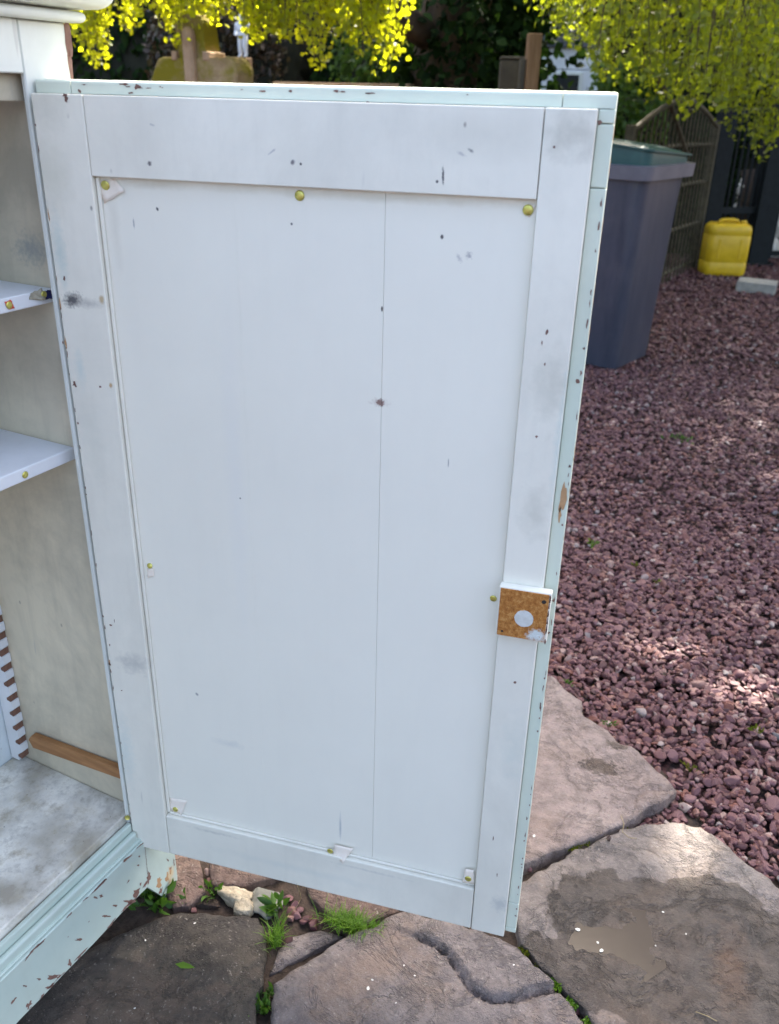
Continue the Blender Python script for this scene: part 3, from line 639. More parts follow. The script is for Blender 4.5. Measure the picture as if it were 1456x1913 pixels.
# pale green rebated edge, in lengths with open butt joints
tj = at(1052,185,.0105)[0]; tj0 = at(133,165,.0105)[0]
for a, c_ in ((.0004,tj0-.0004),(tj0+.0004,tj-.0004),(tj+.0004,LX)): autosmooth(prism('rebate_strip', [(.0104,HDR+.0004),(.0200,HDR+.0004),(.0200,LZ+.0004)]+[(.0134-.003*math.sin(q), LZ-.0026+.003*math.cos(q)) for q in np.linspace(0,PI/2,6)], 'x', a, c_, MT['lip'], door), 40)
cuts_ = [HDR+.0002]+[at(1125,y_,.0105)[2]-HD for y_ in (231,352)]+[at(970,1690,.0105)[2]-HD, at(966,1737,.0105)[2]-HD, .0004]
for a, c_ in zip(cuts_[:-1], cuts_[1:]): dbox('rebate_strip', (WD+.0004,.0104,c_+.0004), (LX+.0003,.0200,a-.0004), MT['lip'], .0008, 1)
# stiles, rails, panel boards
dbox('stile', (.0, .0, .0), (XL-.0003,.0200,HDR), MT['stile'], .0014, 2)
dbox('stile', (XR+.0004, .0, .0), (WD,.0200,HDR), MT['stile'], .0014, 2)
dbox('rail', (XL+.0003, .0003, ZT), (XR-.0004,.0200,HDR-.0002), MT['rail'], .0009, 2)
dbox('rail', (XL+.0003, .0003, .0002), (XR-.0004,.0200,ZB), MT['rail'], .0018, 2)
xj = [XL+.0004, at(470,1000,.009)[0], at(712,800,.009)[0], XR-.0006]
for i, (a, c_) in enumerate(zip(xj[:-1], xj[1:])):
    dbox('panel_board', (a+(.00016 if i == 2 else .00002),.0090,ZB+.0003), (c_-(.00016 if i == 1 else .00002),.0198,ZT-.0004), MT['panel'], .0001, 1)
dbox('crack_backing', (xj[2]-.004,.0150,ZB+.002), (xj[2]+.004,.0199,ZT-.002), MT['dark'], .0003, 1).location = (0,.0001,0)
# slender quadrant bead round the sunk panel
for nm_, lo, hi in (('panel_bead',(XL+.0004,.0052,ZB+.004),(XL+.0050,.0089,ZT-.001)),('panel_bead',(XL+.0052,.0052,ZB+.0004),(XR-.001,.0089,ZB+.0048))):
    dbox(nm_, lo, hi, MT['stile'], .0018, 3)
# lock block
lb = dbox('lock_block', (.5275,-.0118,.4980), (.5860,-.0001,.5635), MT['stile'], .0012, 2)
rp = box('rusty_plate', (.5295,-.0134,.5005), (.5836,-.0119,.5622), MT['rust'], door, .0004, 1)
def disc(name, c, r, y0, y1, mat, parent, k=24, wob=0.0):
    pts = [(c[0]+r*(1+random.uniform(-wob,wob))*math.cos(2*PI*i/k), c[1]+r*(1+random.uniform(-wob,wob))*math.sin(2*PI*i/k)) for i in range(k)]
    return prism(name, pts, 'y', y0, y1, mat, parent)
disc('plate_disc', (.5585,.5275), .0107, -.0138, -.0130, MT['disc'], door, 28, .03)
disc('screw_hole', (.5785,.5530), .0026, -.01365, -.0130, MT['dark'], door, 12, .12)
disc('screw_hole', (.5352,.5065), .0014, -.01365, -.0130, MT['dark'], door, 10, .12)
disc('screw_head', (.5360,.5555), .0034, -.01380, -.0130, MT['rust'], door, 14, .05)
disc('screw_head', (.5765,.5055), .0030, -.01380, -.0130, MT['rust'], door, 14, .05)
bm = bmesh.new()
for i in range(34):
    flake(bm, (.5846+random.uniform(-.0004,.0002), -.0119, random.uniform(.500,.562)), random.uniform(.0004,.0012), random.uniform(.0008,.0026), (1,0,0), (0,0,1), (0,-1,0), 8)
for (x, y, a, b_) in ((140,718,.0024,.0030),(187,722,.0014,.0016),(208,1168,.0022,.0018),(205,1240,.0016,.003),(120,505+15,.0012,.003),(118,640,.0012,.002),(146,790,.001,.0016),
        (1003,815,.0016,.0016),(124,185,.0030,.0022),(122,178,.0022,.0016),(1036,275,.0018,.0012),(1022,620,.0010,.0022),(1018,680,.0008,.0014),(963,1275,.0016,.0014),(1013,640,.0005,.002),(922,1565,.0006,.004),(929,1635,.0005,.003),(205,1205,.001,.0018),(228,1290,.0012,.0012),(214,1160,.0006,.003)):
    p = dpx(x, y); flake(bm, p, a, b_, (1,0,0), (0,0,1), (0,-1,0), 9)
for i in range(26):                   # nicks along the hinge edge
    z_ = random.uniform(.01, HDR-.01); flake(bm, (random.uniform(.0006,.0018), 0, z_), random.uniform(.0003,.0008), random.uniform(.001,.004), (1,0,0), (0,0,1), (0,-1,0), 8)
tag(bm_obj('paint_chips', bm, MT['chip'], door), kind='stuff')
bm = bmesh.new()
for i in range(60):                  # nicks along the closing edge of the rebate and the top
    if random.random() < .75:
        z_ = random.uniform(.02, LZ-.02); ru = random.uniform(.0003,.0011); x_ = LX-.0006-ru*1.55-abs(random.gauss(0,.0006))
        flake(bm, (x_, .0104, z_), ru, random.uniform(.0008,.0045), (1,0,0), (0,0,1), (0,-1,0), 8)
    else: flake(bm, (random.uniform(.01,LX), .0104, LZ-.0036-abs(random.gauss(0,.0008))), random.uniform(.001,.005), random.uniform(.0003,.0009), (1,0,0), (0,0,1), (0,-1,0), 8)
for (x, y, a, b_) in ((257,161,.0034,.0026),(232,157,.0040,.0010),(245,173,.003,.0008),(1080,713,.003,.003),(1122,228,.002,.002),(150,170,.002,.002),(440,188,.002,.0008),(688,192,.002,.0016)):
    p = at(x, y, .0104); flake(bm, (p[0],.0104,p[2]-HD), a, b_, (1,0,0), (0,0,1), (0,-1,0), 9)
tag(bm_obj('paint_chips', bm, MT['chip'], door), kind='stuff')
bm = bmesh.new()
p = at(1052,932,.0104); flake(bm, (p[0],.0102,p[2]-HD), .0036, .016, (1,0,0), (0,0,1), (0,-1,0), 15, .35)
p = at(1046,962,.0104); flake(bm, (p[0],.0102,p[2]-HD), .0015, .008, (1,0,0), (0,0,1), (0,-1,0), 11)
for (x, y) in ((108,568),(91,400),(118,640),(205,1240)):
    p = dpx(x, y); flake(bm, (max(.0012,p[0]),0,p[2]), .0011, .006, (1,0,0), (0,0,1), (0,-1,0), 9)
for i in range(70):                   # bare wood along the outer edge of the door
    z_ = random.uniform(.05, LZ-.005); flake(bm, (LX+.0003, random.uniform(.0125,.018), z_), random.uniform(.001,.0025), random.uniform(.003,.012), (0,1,0), (0,0,1), (1,0,0), 8)
tag(bm_obj('paint_chips', bm, MT['chip_wood'], door), kind='stuff')

# ------------------------------------------------------------ drawing pins and scraps of paper (each a thing)
hr = [(0,.0012),(.0030,.00115),(.0044,.0008),(.0049,.0003),(.0050,.0),(.0048,-.0002)]
def pin_mesh():
    k = 20; V = [(0,-.0016,0)]; F = []
    prof = [(.0028,.0015),(.0042,.0012),(.0049,.0007),(.0052,.0002),(.0050,.0)]
    for r, h in prof:
        for j in range(k): V.append((r*math.cos(2*PI*j/k), -h, r*math.sin(2*PI*j/k)))
    for j in range(k): F.append((0, 1+j, 1+(j+1)%k))
    for i in range(len(prof)-1):
        for j in range(k): F.append((1+i*k+j, 1+(i+1)*k+j, 1+(i+1)*k+(j+1)%k, 1+i*k+(j+1)%k))
    F.append(tuple(1+(len(prof)-1)*k+j for j in range(k)))
    me = mesh('drawing_pin', V, F); me.materials.append(MT['brass']); me.polygons.foreach_set('use_smooth', [True]*len(me.polygons)); return me
PINM = pin_mesh()
def pin(p, label, rz=0.0, tilt=(0,0), s=1.0, group='brass drawing pins'):
    o = bpy.data.objects.new('drawing_pin', PINM); COL.objects.link(o); o.location = p; o.rotation_euler = (tilt[0], tilt[1], rz); o.scale = (s,)*3
    return tag(o, label, 'drawing pin', group)
PY = .0089
def pinp(x, y, Y=PY-.0004): p = at(x, y, Y); return Vector(p)
pin(pinp(197,346,PY-.0012), 'brass drawing pin through the paper at the panel\'s upper left corner', tilt=(.2,.1))
pin(pinp(560,365), 'brass drawing pin alone under the middle of the top rail')
pin(pinp(987,392,PY-.0010), 'brass drawing pin in the panel\'s upper right corner')
pin(pinp(280,1057,PY-.0006), 'tarnished brass drawing pin halfway down the panel\'s left edge', s=.72, tilt=(-.3,.2))
pin(pinp(922,1118), 'brass drawing pin left of the rusty square plate', s=.78)
pin(pinp(328,1512,PY-.0012), 'brass drawing pin on the paper at the panel\'s lower left corner', s=.85, tilt=(-.2,0))
pin(pinp(617,1590,.0046), 'brass drawing pin left of the torn paper above the bottom rail', s=.85)
pin(pinp(875,1642,.0040), 'brass drawing pin in the panel\'s lower right corner', s=.9)
def scrap(name, pts, Y, mat, label, cat='paper scrap', curl=.004, n=5, wall=None):
    """a torn flat scrap lying against a plane; pts are four photo corners; one corner lifts a little"""
    P = [Vector(at(x, y, Y)) if wall is None else wall(x, y) for x, y in pts]; V = []; F = []
    nrm = Vector((0,-1,0)) if wall is None else Vector((math.sin(PHI), -math.cos(PHI), 0))
    for i in range(n+1):
        for j in range(n+1):
            u_, v_ = i/n, j/n; q = P[0].lerp(P[1], u_).lerp(P[3].lerp(P[2], u_), v_)
            q = q+nrm*(.0003+curl*(u_*v_)**2); 
            if i in (0,n) or j in (0,n): q = q+Vector((random.uniform(-.0006,.0006),0,random.uniform(-.0006,.0006)))
            V.append(q)
    for i in range(n):
        for j in range(n): a = i*(n+1)+j; F.append((a, a+1, a+n+2, a+n+1))
    c = sum(V, Vector())/len(V); me = mesh(name, [v-c for v in V], F)
    o = link(name, me, mat, None, True); o.location = c
    md = o.modifiers.new('thick', 'SOLIDIFY'); md.thickness = .0003; md.offset = 0
    return tag(o, label, cat, 'scraps of pinned paper')
scrap('paper_scrap', [(176,340),(214,332),(235,356),(196,380)], PY-.0004, MT['paper'], 'cream paper corner pinned at the panel\'s upper left', curl=.003)
scrap('paper_scrap', [(978,398),(994,380),(1000,388),(990,405)], PY-.0004, MT['paper'], 'tiny paper shred under the upper right drawing pin', curl=.001)
scrap('paper_scrap', [(274,1062),(288,1062),(288,1076),(277,1080)], PY-.0003, MT['paper'], 'tiny pale paper shred below the left edge drawing pin', curl=.001)
scrap('paper_scrap', [(317,1490),(350,1496),(340,1521),(316,1512)], PY-.0004, MT['paper'], 'cream paper corner pinned at the panel\'s lower left', curl=.003)
scrap('paper_scrap', [(625,1578),(660,1586),(643,1607),(622,1596)], .0044, MT['paper'], 'torn paper corner lifting above the middle of the bottom rail', curl=.008)
scrap('paper_scrap', [(864,1648),(870,1624),(886,1624),(886,1652)], .0046, MT['paper'], 'small paper corner at the panel\'s lower right', curl=.001)
NW = Vector((math.sin(PHI), -math.cos(PHI), 0)); UW = Vector((math.cos(PHI), math.sin(PHI), 0))
def shw(x, y, n=-.0308): v = cupn(x, y, n); return UW*v.x+NW*(-v.y)+Vector((0,0,v.z))
scrap('paper_scrap', [(8,564),(20,560),(26,576),(14,577)], 0, MT['paper_red'], 'red paper shred on the upper shelf edge', wall=lambda x, y: shw(x,y), curl=.001)
scrap('paper_scrap', [(84,543),(94,541),(98,556),(80,561)], 0, MT['paper_blue'], 'dark blue foil scrap at the end of the upper shelf', wall=lambda x, y: shw(x,y), curl=.002)
scrap('paper_scrap', [(56,548),(78,538),(82,560),(54,560)], 0, MT['paper_grey'], 'frayed grey brown paper scrap on the upper shelf edge', wall=lambda x, y: shw(x,y,-.0306), curl=.004)
pin(shw(17,570,-.0300), 'brass drawing pin on the red shred of the upper shelf', PHI, s=.8)
pin(shw(82,550,-.0296), 'brass drawing pin between the grey and blue scraps', PHI, s=.8)
pin(shw(47,887,-.0306), 'brass drawing pin on the lower shelf edge', PHI, s=.85)
pin(Vector(G(238,1528,.2065)), 'brass drawing pin at the front corner of the cupboard floor', PHI, tilt=(-1.2,0), s=.8)

# ============================================================ SMALL PLANTS AND RUBBLE ROUND THE FLAGSTONES
def leaf_mesh(name, C, size, D=None, flat=.5, aspect=.62, droop=0.0, bend=.18, r=None):
    """leaf-shaped folded blades: C (n,3) centres, size (n,), D (n,3) preferred axis of the blade"""
    r = r or rng; n = len(C); size = np.broadcast_to(size, (n,)).reshape(-1,1)
    ax = r.normal(0,1,(n,3)); ax[:,2] -= droop*1.6
    if D is not None: ax = ax*flat+D
    ax /= np.linalg.norm(ax, axis=1, keepdims=True)
    t = r.normal(0,1,(n,3)); sd_ = np.cross(ax, t); sd_ /= np.linalg.norm(sd_, axis=1, keepdims=True)+1e-9; nr = np.cross(ax, sd_)
    b0 = C-ax*size*.5; a = size*aspect*.5
    P = np.stack([b0, b0+ax*size*.38+sd_*a+nr*size*bend*.6, b0+ax*size*.78+sd_*a*.62+nr*size*bend*.4, b0+ax*size*1.05-nr*size*bend*.3,
                  b0+ax*size*.78-sd_*a*.62+nr*size*bend*.4, b0+ax*size*.38-sd_*a+nr*size*bend*.6, b0+ax*size*.45], 1)
    F = np.array([[0,1,6],[1,2,6],[2,3,6],[3,4,6],[4,5,6],[5,0,6]])
    return tri_mesh(name, P.reshape(-1,3), (F[None]+(np.arange(n)*7)[:,None,None]).reshape(-1,3), True)
def blades(name, base, n, spread, h, wdt, mat, parent=None, lean=.5, seed=0, dirn=None):
    r = np.random.default_rng(seed); V = []; F = []; base = np.array(base)
    for i in range(n):
        a = r.uniform(0, 2*PI); o = np.array([r.normal(0,spread[0]), r.normal(0,spread[1]), 0]); hh = h*r.uniform(.45,1.1)
        d = np.array([math.cos(a), math.sin(a), 0]); 
        if dirn is not None: d = d*.7+np.array(dirn)
        s = np.cross([0,0,1.], d); s /= np.linalg.norm(s)+1e-9; k = len(V); L = lean*r.uniform(.3,1.2)
        for j, t in enumerate((0,.4,.75,1)):
            p = base+o+d*hh*L*t**1.8+np.array([0,0,hh*(t-.25*L*t*t)]); ww = wdt*(1-t**1.5)*.5+.0001
            V += [p-s*ww, p+s*ww]
        for j in range(3): F.append((k+2*j, k+2*j+1, k+2*j+3, k+2*j+2))
    c = base; me = mesh(name, [v-c for v in V], F); o = link(name, me, mat, parent, True); o.location = tuple(c); return o
def weed(name, px_, py_, n, rad, size, mat, label, seed=0, h=.03, z=.0):
    r = np.random.default_rng(seed); b0 = G(px_, py_, z); root = empty(name, b0, 0, label, 'weed', 'weeds in the paving joints')
    C = r.normal(0,1,(n,3))*np.array([rad,rad*.7,h*.3]); C[:,2] = np.abs(C[:,2])+.006+h*.3*r.random(n)
    D = C/np.array([rad,rad,h]); D[:,2] += .5
    link('leaves', leaf_mesh('leaves', C, r.uniform(.6,1.2,n)*size, D, .6, .5, r=r), mat, root)
    V = []; F = []
    for c in C[::2]:
        v, f = tube_data([(0,0,-.004), (c[0]*.5,c[1]*.5,c[2]*.7), tuple(c)], [.0008,.0006,.0004], 4); F += [tuple(i+len(V) for i in q) for q in f]; V += v
    link('stem', mesh('stem', V, F), mat, root, True); return root
def tuft(px_, py_, n, spread, h, label, seed, z=.004, wdt=.0022, lean=.7):
    o = blades('grass_tuft', G(px_, py_, z), n, spread, h, wdt, MT['grass'], None, lean, seed); return tag(o, label, 'grass', 'grass tufts in the paving joints')
tuft(515,1760, 70, (.006,.010), .040, 'bright green grass tuft beside the dark flagstone', 3, lean=.9)
tuft(655,1733, 520, (.020,.006), .030, 'low spreading grass clump below the bottom rail', 4, z=.014, wdt=.0014, lean=1.0)
tuft(690,1724, 90, (.008,.004), .018, 'small fine grass clump touching the door\'s lower edge', 6, wdt=.0012, lean=1.2)
weed('weed', 518,1712, 16, .010, .026, MT['weed'], 'upright broad-leaved weed above the bright grass tuft', 5, .05, .004)
weed('weed', 290,1692, 34, .018, .024, MT['weed'], 'dark leafy weed clump in the shade of the cupboard foot', 6, .03, .0)
weed('weed', 348,1692, 10, .005, .014, MT['weed'], 'single small weed sprig right of the cupboard foot', 7, .03, .004)
weed('weed', 400,1676, 14, .010, .018, MT['weed'], 'weed with rounded leaves left of the cream lump', 8, .03, .004)
weed('weed', 495,1893, 34, .014, .016, MT['weed'], 'leafy weed between the two front flagstones', 9, .02, .0)
weed('weed', 508,1862, 12, .005, .014, MT['weed'], 'thin weed sprig above the front joint weed', 19, .02, .0)
weed('weed', 1108,1022, 16, .012, .016, MT['shrub'], 'yellow green seedling in the gravel near the chipped door edge', 10, .02, .006)
weed('weed', 1188,1060, 6, .006, .010, MT['moss'], 'tiny seedling in the gravel right of the yellow green one', 11, .012, .006)
weed('weed', 1228,1092, 6, .006, .010, MT['moss'], 'tiny seedling in the gravel level with the rusty plate', 12, .012, .006)
weed('weed', 1265,820, 30, .03, .016, MT['weed'], 'flat patch of green weed in the gravel beyond the door', 13, .012, .006)
weed('weed', 1417,1373, 8, .006, .014, MT['moss'], 'yellow green sprout in the gravel near the right border', 14, .015, .008)
weed('weed', 1138,1357, 10, .008, .008, MT['weed'], 'small weed at the upper edge of the pink flagstone', 15, .01, .006)
weed('weed', 1062,1283, 12, .007, .010, MT['weed'], 'small weed where the pink flagstone meets the door', 16, .012, .006)
weed('weed', 1290,1440, 14, .010, .008, MT['moss'], 'mossy sprig at the tip of the pink flagstone', 17, .01, .006)
# moss along the joints
def moss_line(pts, n, wdt, z, seed, label):
    r = np.random.default_rng(seed); P = np.array([G(x,y,z) for x, y in pts]); seg = r.integers(0, len(P)-1, n); t = r.random((n,1))
    C = P[seg]*(1-t)+P[seg+1]*t+r.normal(0,1,(n,3))*np.array([wdt,wdt,.0016]); c = C.mean(0)
    dens = np.array([mnoise.noise(Vector((p[0]*40,p[1]*40,seed))) for p in C]) > -.15; C = C[dens]; D = np.zeros_like(C); D[:,2] = 1
    o = link('moss', leaf_mesh('moss', C-c, r.uniform(.0025,.006,len(C)), D, .8, .6, r=r), MT['moss'] if seed % 2 else MT['grass']); o.location = c
    return tag(o, label, 'moss', None, 'stuff')
moss_line([(1055,1588),(1075,1574),(1098,1566)], 900, .006, .018, 1, 'yellow green moss cushion between the pink and the wet flagstone')
moss_line([(1098,1566),(1140,1551),(1180,1538)], 300, .003, .016, 3, 'thin moss along the joint above the wet flagstone')
moss_line([(972,1764),(995,1785),(1020,1812)], 700, .0035, .018, 5, 'brown moss in the joint at the door corner')
moss_line([(1020,1812),(1050,1848),(1075,1880),(1095,1908),(1130,1950)], 1300, .0045, .018, 4, 'green moss filling the joint between the cracked and the wet flagstone')
# rubble
def rock(name, px_, py_, r3, z, mat, label, seed, cat='stone', rz=0):
    bm = bmesh.new(); bmesh.ops.create_icosphere(bm, subdivisions=4, radius=1); r = random.Random(seed)
    cuts = [(Vector((r.gauss(0,1),r.gauss(0,1),r.gauss(0,.6))).normalized(), r.uniform(.5,.85)) for _ in range(9)]
    for v in bm.verts:
        for d, h in cuts:
            k = v.co.dot(d)
            if k > h: v.co -= d*(k-h)*.95
        q = v.co*2.2+Vector((seed,0,0)); v.co *= 1+.16*mnoise.fractal(q, .7, 2.1, 6)
        v.co = Vector((v.co.x*r3[0], v.co.y*r3[1], v.co.z*r3[2]))
    o = bm_obj(name, bm, mat, None, True); o.location = G(px_, py_, z); o.rotation_euler = (0,0,rz); return tag(o, label, cat)
rock('rubble_stone', 440,1676, (.036,.022,.014), .010, MT['whitestone'], 'cream lump of rubble, upper piece behind the dark flagstone', 3, rz=-.2)
rock('rubble_stone', 458,1694, (.024,.017,.014), .012, MT['whitestone'], 'cream lump of rubble, lower piece at the dark flagstone\'s edge', 5, rz=.3)
rock('rubble_stone', 500,1684, (.028,.036,.014), .006, MT['greystone'], 'grey green stone lump right of the cream rubble', 8, rz=.2)
rock('rubble_stone', 380,1690, (.03,.016,.010), .002, MT['soil'], 'dark earthy lump beside the small weed sprig', 9)
rock('rubble_stone', 1138,1566, (.0055,.005,.006), .034, MT['brickstone'], 'small dark pebble lying on the wet flagstone', 11)
# petals and a fallen leaf
pm = mesh('petal', [(.0045*math.cos(2*PI*i/10)*(1+.15*(i%3)), .0035*math.sin(2*PI*i/10), .0006*(i%2)) for i in range(10)], [tuple(range(10))]); pm.materials.append(simple('white_petal', (.5,.49,.44), (.62,.61,.57), 50, .7, 0))
dep = bpy.context.evaluated_depsgraph_get()
def drop(x, y):                       # height of the stone's surface at a pixel
    d = Vector(ray(x, y)).normalized(); hit, loc, *_ = sc.ray_cast(dep, Vector(CAM), d); return loc if hit else Vector(G(x, y, .03))
for i, (x, y, s) in enumerate(((1080,1738,1.0),(1124,1777,.9),(1117,1762,.6),(1239,1705,.5),(364,1726,.5),(688,1848,.8),(696,1832,.5),(740,1875,.35),(755,1805,.4),(775,1824,.4),(960,1804,.4),(998,1563,.8),(272,1758,.45),(252,1885,.4),(1282,1746,.4),(1225,1768,.35))):
    o = bpy.data.objects.new('petal', pm); COL.objects.link(o); p = drop(x, y); o.location = (p.x, p.y, p.z+.0012); o.scale = (s*.8,)*3; o.rotation_euler = (0,0,i)
    tag(o, 'tiny white petal fallen on the '+('pink flagstone' if y < 1600 else 'wet flagstone' if x > 1060 else 'cracked flagstone' if x > 600 else 'dark flagstone'), 'petal', 'white petals on the flagstones')
lf = link('fallen_leaf', leaf_mesh('fallen_leaf', np.zeros((1,3)), np.array([.030]), np.array([[1.,.1,0]]), .01, .32, bend=.05), MT['grass']); lf.location = drop(345,1806)+Vector((0,0,.002))
tag(lf, 'narrow green leaf lying on the dark flagstone', 'leaf')
def straw(pts, label):
    P = [drop(x, y)+Vector((0,0,.0016)) for x, y in pts]; c = P[0]; o = tube('straw', [p-c for p in P], .0006, MT['straw'], None, 5); o.location = c; tag(o, label, 'straw')
straw([(1160,1525),(1166,1540),(1163,1555),(1175,1566),(1190,1568)], 'curled dry stalk at the top of the wet flagstone')
straw([(1300,1892),(1322,1900),(1340,1910)], 'short dry stalk near the bottom edge of the wet flagstone')
straw([(555,1652),(563,1680),(552,1700)], 'dry stalk leaning over the red pebbles')

# ============================================================ WHEELIE BIN
P0 = G(1150,696); ang = math.atan2(.241,.105)
e2 = np.array([math.cos(ang), math.sin(ang), 0]); e1 = np.array([-math.sin(ang), math.cos(ang), 0])   # e2 along the right face (away), e1 to the left
BW, BD = .50, .46
bc = P0+e2*BD*.44+e1*BW*.44
wb = empty('wheelie_bin', bc, ang, 'blue grey wheelie bin with a green lid behind the door', 'bin')
H = .885
rings = []
for t in np.linspace(0, 1, 9):
    rings.append(rrect(0, 0, BD*(.86+.16*t), BW*(.84+.16*t), .045+.02*t, .012+(H-.012)*t, 6))
rings = [rrect(0,0,BD*.80,BW*.78,.04,.004,6)]+rings
body = autosmooth(loft('body', rings, MT['bin'], wb), 50)
rim = autosmooth(loft('rim', [rrect(.0,0,BD*1.03,BW*1.01,.05,H-.004,6), rrect(.015,0,BD*1.18,BW*1.10,.05,H,6), rrect(.016,0,BD*1.20,BW*1.115,.05,H+.058,6), rrect(.012,0,BD*1.10,BW*1.05,.05,H+.062,6)], MT['bin_rim'], wb), 40)
lr = []
for k, (s_, z_) in enumerate(((1.02,H+.060),(1.03,H+.085),(1.02,H+.105),(.93,H+.120),(.6,H+.130))):
    ring = rrect(-.005,0,BD*s_,BW*s_,.05,z_,6)
    lr.append([(x, y, z+(y/BW+.5)*.045*(1 if k else .0)+(-(x/BD))*.03*(1 if k else 0)) for x, y, z in ring])
autosmooth(loft('lid', lr, MT['lid'], wb), 40)
fl_ = []
for z_ in (0, .008):
    ring = rrect(0,0,BD*1.10,BW*1.08,.05,H+.107+z_,6); fl_.append([(x, y, z+(y/BW+.5)*.045+(-(x/BD))*.03) for x, y, z in ring])
autosmooth(loft('lid_flange', fl_, MT['lid'], wb), 40)
tube('handle', [(BD*.40,-BW*.46,H+.058),(BD*.46,-BW*.47,H+.078),(BD*.62,-BW*.40,H+.078),(BD*.66,0,H+.078),(BD*.62,BW*.40,H+.078),(BD*.46,BW*.47,H+.078),(BD*.40,BW*.46,H+.058)], .012, MT['bin_rim'], wb)
for s_ in (-1, 1):
    wv = []; k = 20
    for y0, r0 in ((0,.05),(0,.085),(.004,.09),(.036,.09),(.04,.085),(.04,.05)):
        wv.append([(BD*.36+r0*.8*math.cos(2*PI*i/k), s_*(BW*.30)+y0*s_,   .073+.8*r0*math.sin(2*PI*i/k)) for i in range(k)])
    loft('wheel', wv, MT['rubber'], wb)
# ============================================================ YELLOW JERRYCAN
jp = (G(1303,512)+G(1388,512))/2
jc = empty('jerrycan', (jp[0], 6.52, .0), RAD(14), 'yellow plastic jerrycan on the gravel by the dark gate post', 'jerrycan')
jc.scale = (.80,.80,.82); W_, D_ = .40, .27
rg = [rrect(0,0,W_*a,D_*a,.05*a+.01,z_,6) for a, z_ in ((.86,.004),(.96,.015),(1.0,.04),(1.0,.12),(.985,.125),(.985,.135),(1.0,.14),(1.0,.36),(.985,.365),(.985,.375),(1,.38),(.99,.42),(.94,.45),(.82,.465))]
autosmooth(loft('body', rg, MT['yellow'], jc), 40)
tube('handle', [(-.10,0,.46),(-.09,0,.487),(-.04,0,.495),(.04,0,.495),(.075,0,.488),(.085,0,.46)], .016, MT['yellow'], jc)
loft('cap', [[(.135+r0*math.cos(2*PI*i/14), r0*math.sin(2*PI*i/14), z_) for i in range(14)] for r0, z_ in ((.03,.455),(.03,.485),(.026,.49))], MT['yellow'], jc)
for s_ in (-1,1): box('side_rib', (s_*.10-.012,-D_/2-.004,.16), (s_*.10+.012,-D_/2+.004,.34), MT['yellow'], jc, .003)
# grey slab on the gravel
sp_ = G(1410,549)
o = box('concrete_slab', (-.13,-.0,.0), (.13,.20,.075), MT['slabstone'], None, .008, 2, .003); o.location = (sp_[0], sp_[1], .0); o.rotation_euler = (0,0,RAD(-10)); tag(o, 'pale grey concrete block lying in front of the iron gate', 'concrete block')

# ============================================================ TRELLIS GATE BEHIND THE BIN
A = np.array([.50,4.75,0]); B = np.array([1.075,6.72,0]); tl = np.linalg.norm(B-A)
tg = empty('trellis_gate', A, math.atan2(B[1]-A[1], B[0]-A[0]), 'weathered curved trellis gate behind the wheelie bin', 'trellis')
nb = 22
top = lambda x: 1.02+.16*math.sin(PI*min(1,max(0,x/tl*1.15)))*.9
for i in range(nb):
    x = tl*i/(nb-1); h = 1.04+.17*math.sin(PI*x/tl)
    box('bar', (x-.007,-.006,.01), (x+.007,.006,h), MT['trellis'], tg, .002, 1)
for z_ in (.06,.36,.66,.92): tube('rail', [(0,.012,z_),(tl*.5,.012,z_+.02),(tl,.012,z_)], .013, MT['trellis'], tg)
tube('top_rail', [(tl*t,0,1.04+.17*math.sin(PI*t)) for t in np.linspace(0,1,20)], .018, MT['trellis'], tg)
tube('arch_rail', [(tl*t,.0,1.02+.36*math.cos(PI*t)) for t in np.linspace(.02,.62,14)], .018, MT['trellis'], tg)
for x in (0,tl): box('post', (x-.025,-.02,0), (x+.025,.03,1.08), MT['trellis'], tg, .004, 1)
# ============================================================ DARK IRON POSTS AND FENCE
def gp(px_, py_, wd, h, label):
    p = G(px_, py_); root = empty('gate_post', p, RAD(18), label, 'gate post', 'dark iron posts')
    box('shaft', (-wd/2,-wd/2,0), (wd/2,wd/2,h), MT['iron'], root, .006, 2); box('foot_plate', (-wd*.7,-wd*.7,0), (wd*.7,wd*.7,.02), MT['iron'], root, .004, 1)
    box('cap', (-wd*.6,-wd*.6,h), (wd*.6,wd*.6,h+.03), MT['iron'], root, .01, 2); return p
gA = gp(1312,496,.13,1.25, 'dark iron gate post left behind the yellow jerrycan'); gB = gp(1408,492,.17,1.35, 'thick dark iron gate post right of the yellow jerrycan')
d_ = gB-gA; L = np.linalg.norm(d_)
ir = empty('iron_fence', gA, math.atan2(d_[1], d_[0]), 'dark iron railing panel between the two gate posts', 'railing')
for i in range(7): x = .08+(L-.17)*i/6; box('bar', (x-.008,-.008,.05), (x+.008,.008,1.15), MT['iron'], ir, .002, 1)
for z_ in (.05,.40,1.13): box('rail', (.066,-.016,z_), (L-.09,.016,z_+.05), MT['iron'], ir, .003, 1)
og = empty('ornamental_gate', gB, RAD(8), 'ornate dark iron gate with scrolls at the right border', 'gate')
for z_ in (.07,.42,1.15): box('rail', (.10,-.015,z_), (1.1,.015,z_+.04), MT['iron'], og, .003, 1)
for x in (.12,.34,.56,.78,1.0): box('bar', (x-.008,-.008,.05), (x+.008,.008,1.18), MT['iron'], og, .002, 1)
def scroll(cx, cz, r, turn=1.6, mir=1):
    return [(cx+mir*r*(1-.32*t/turn*1.6)*math.cos(2*PI*t), 0, cz+r*(1-.32*t/turn*1.6)*math.sin(2*PI*t)) for t in np.linspace(0, turn, 30)]
for x in (.23,.45,.67,.89):
    for z_ in (.20,.34): tube('scroll', scroll(x, z_, .062), .008, MT['iron'], og, 6)
    tube('scroll', [(x+.08*math.sin(q*PI*2), 0, .48+.55*q) for q in np.linspace(0,1,20)], .008, MT['iron'], og, 6)
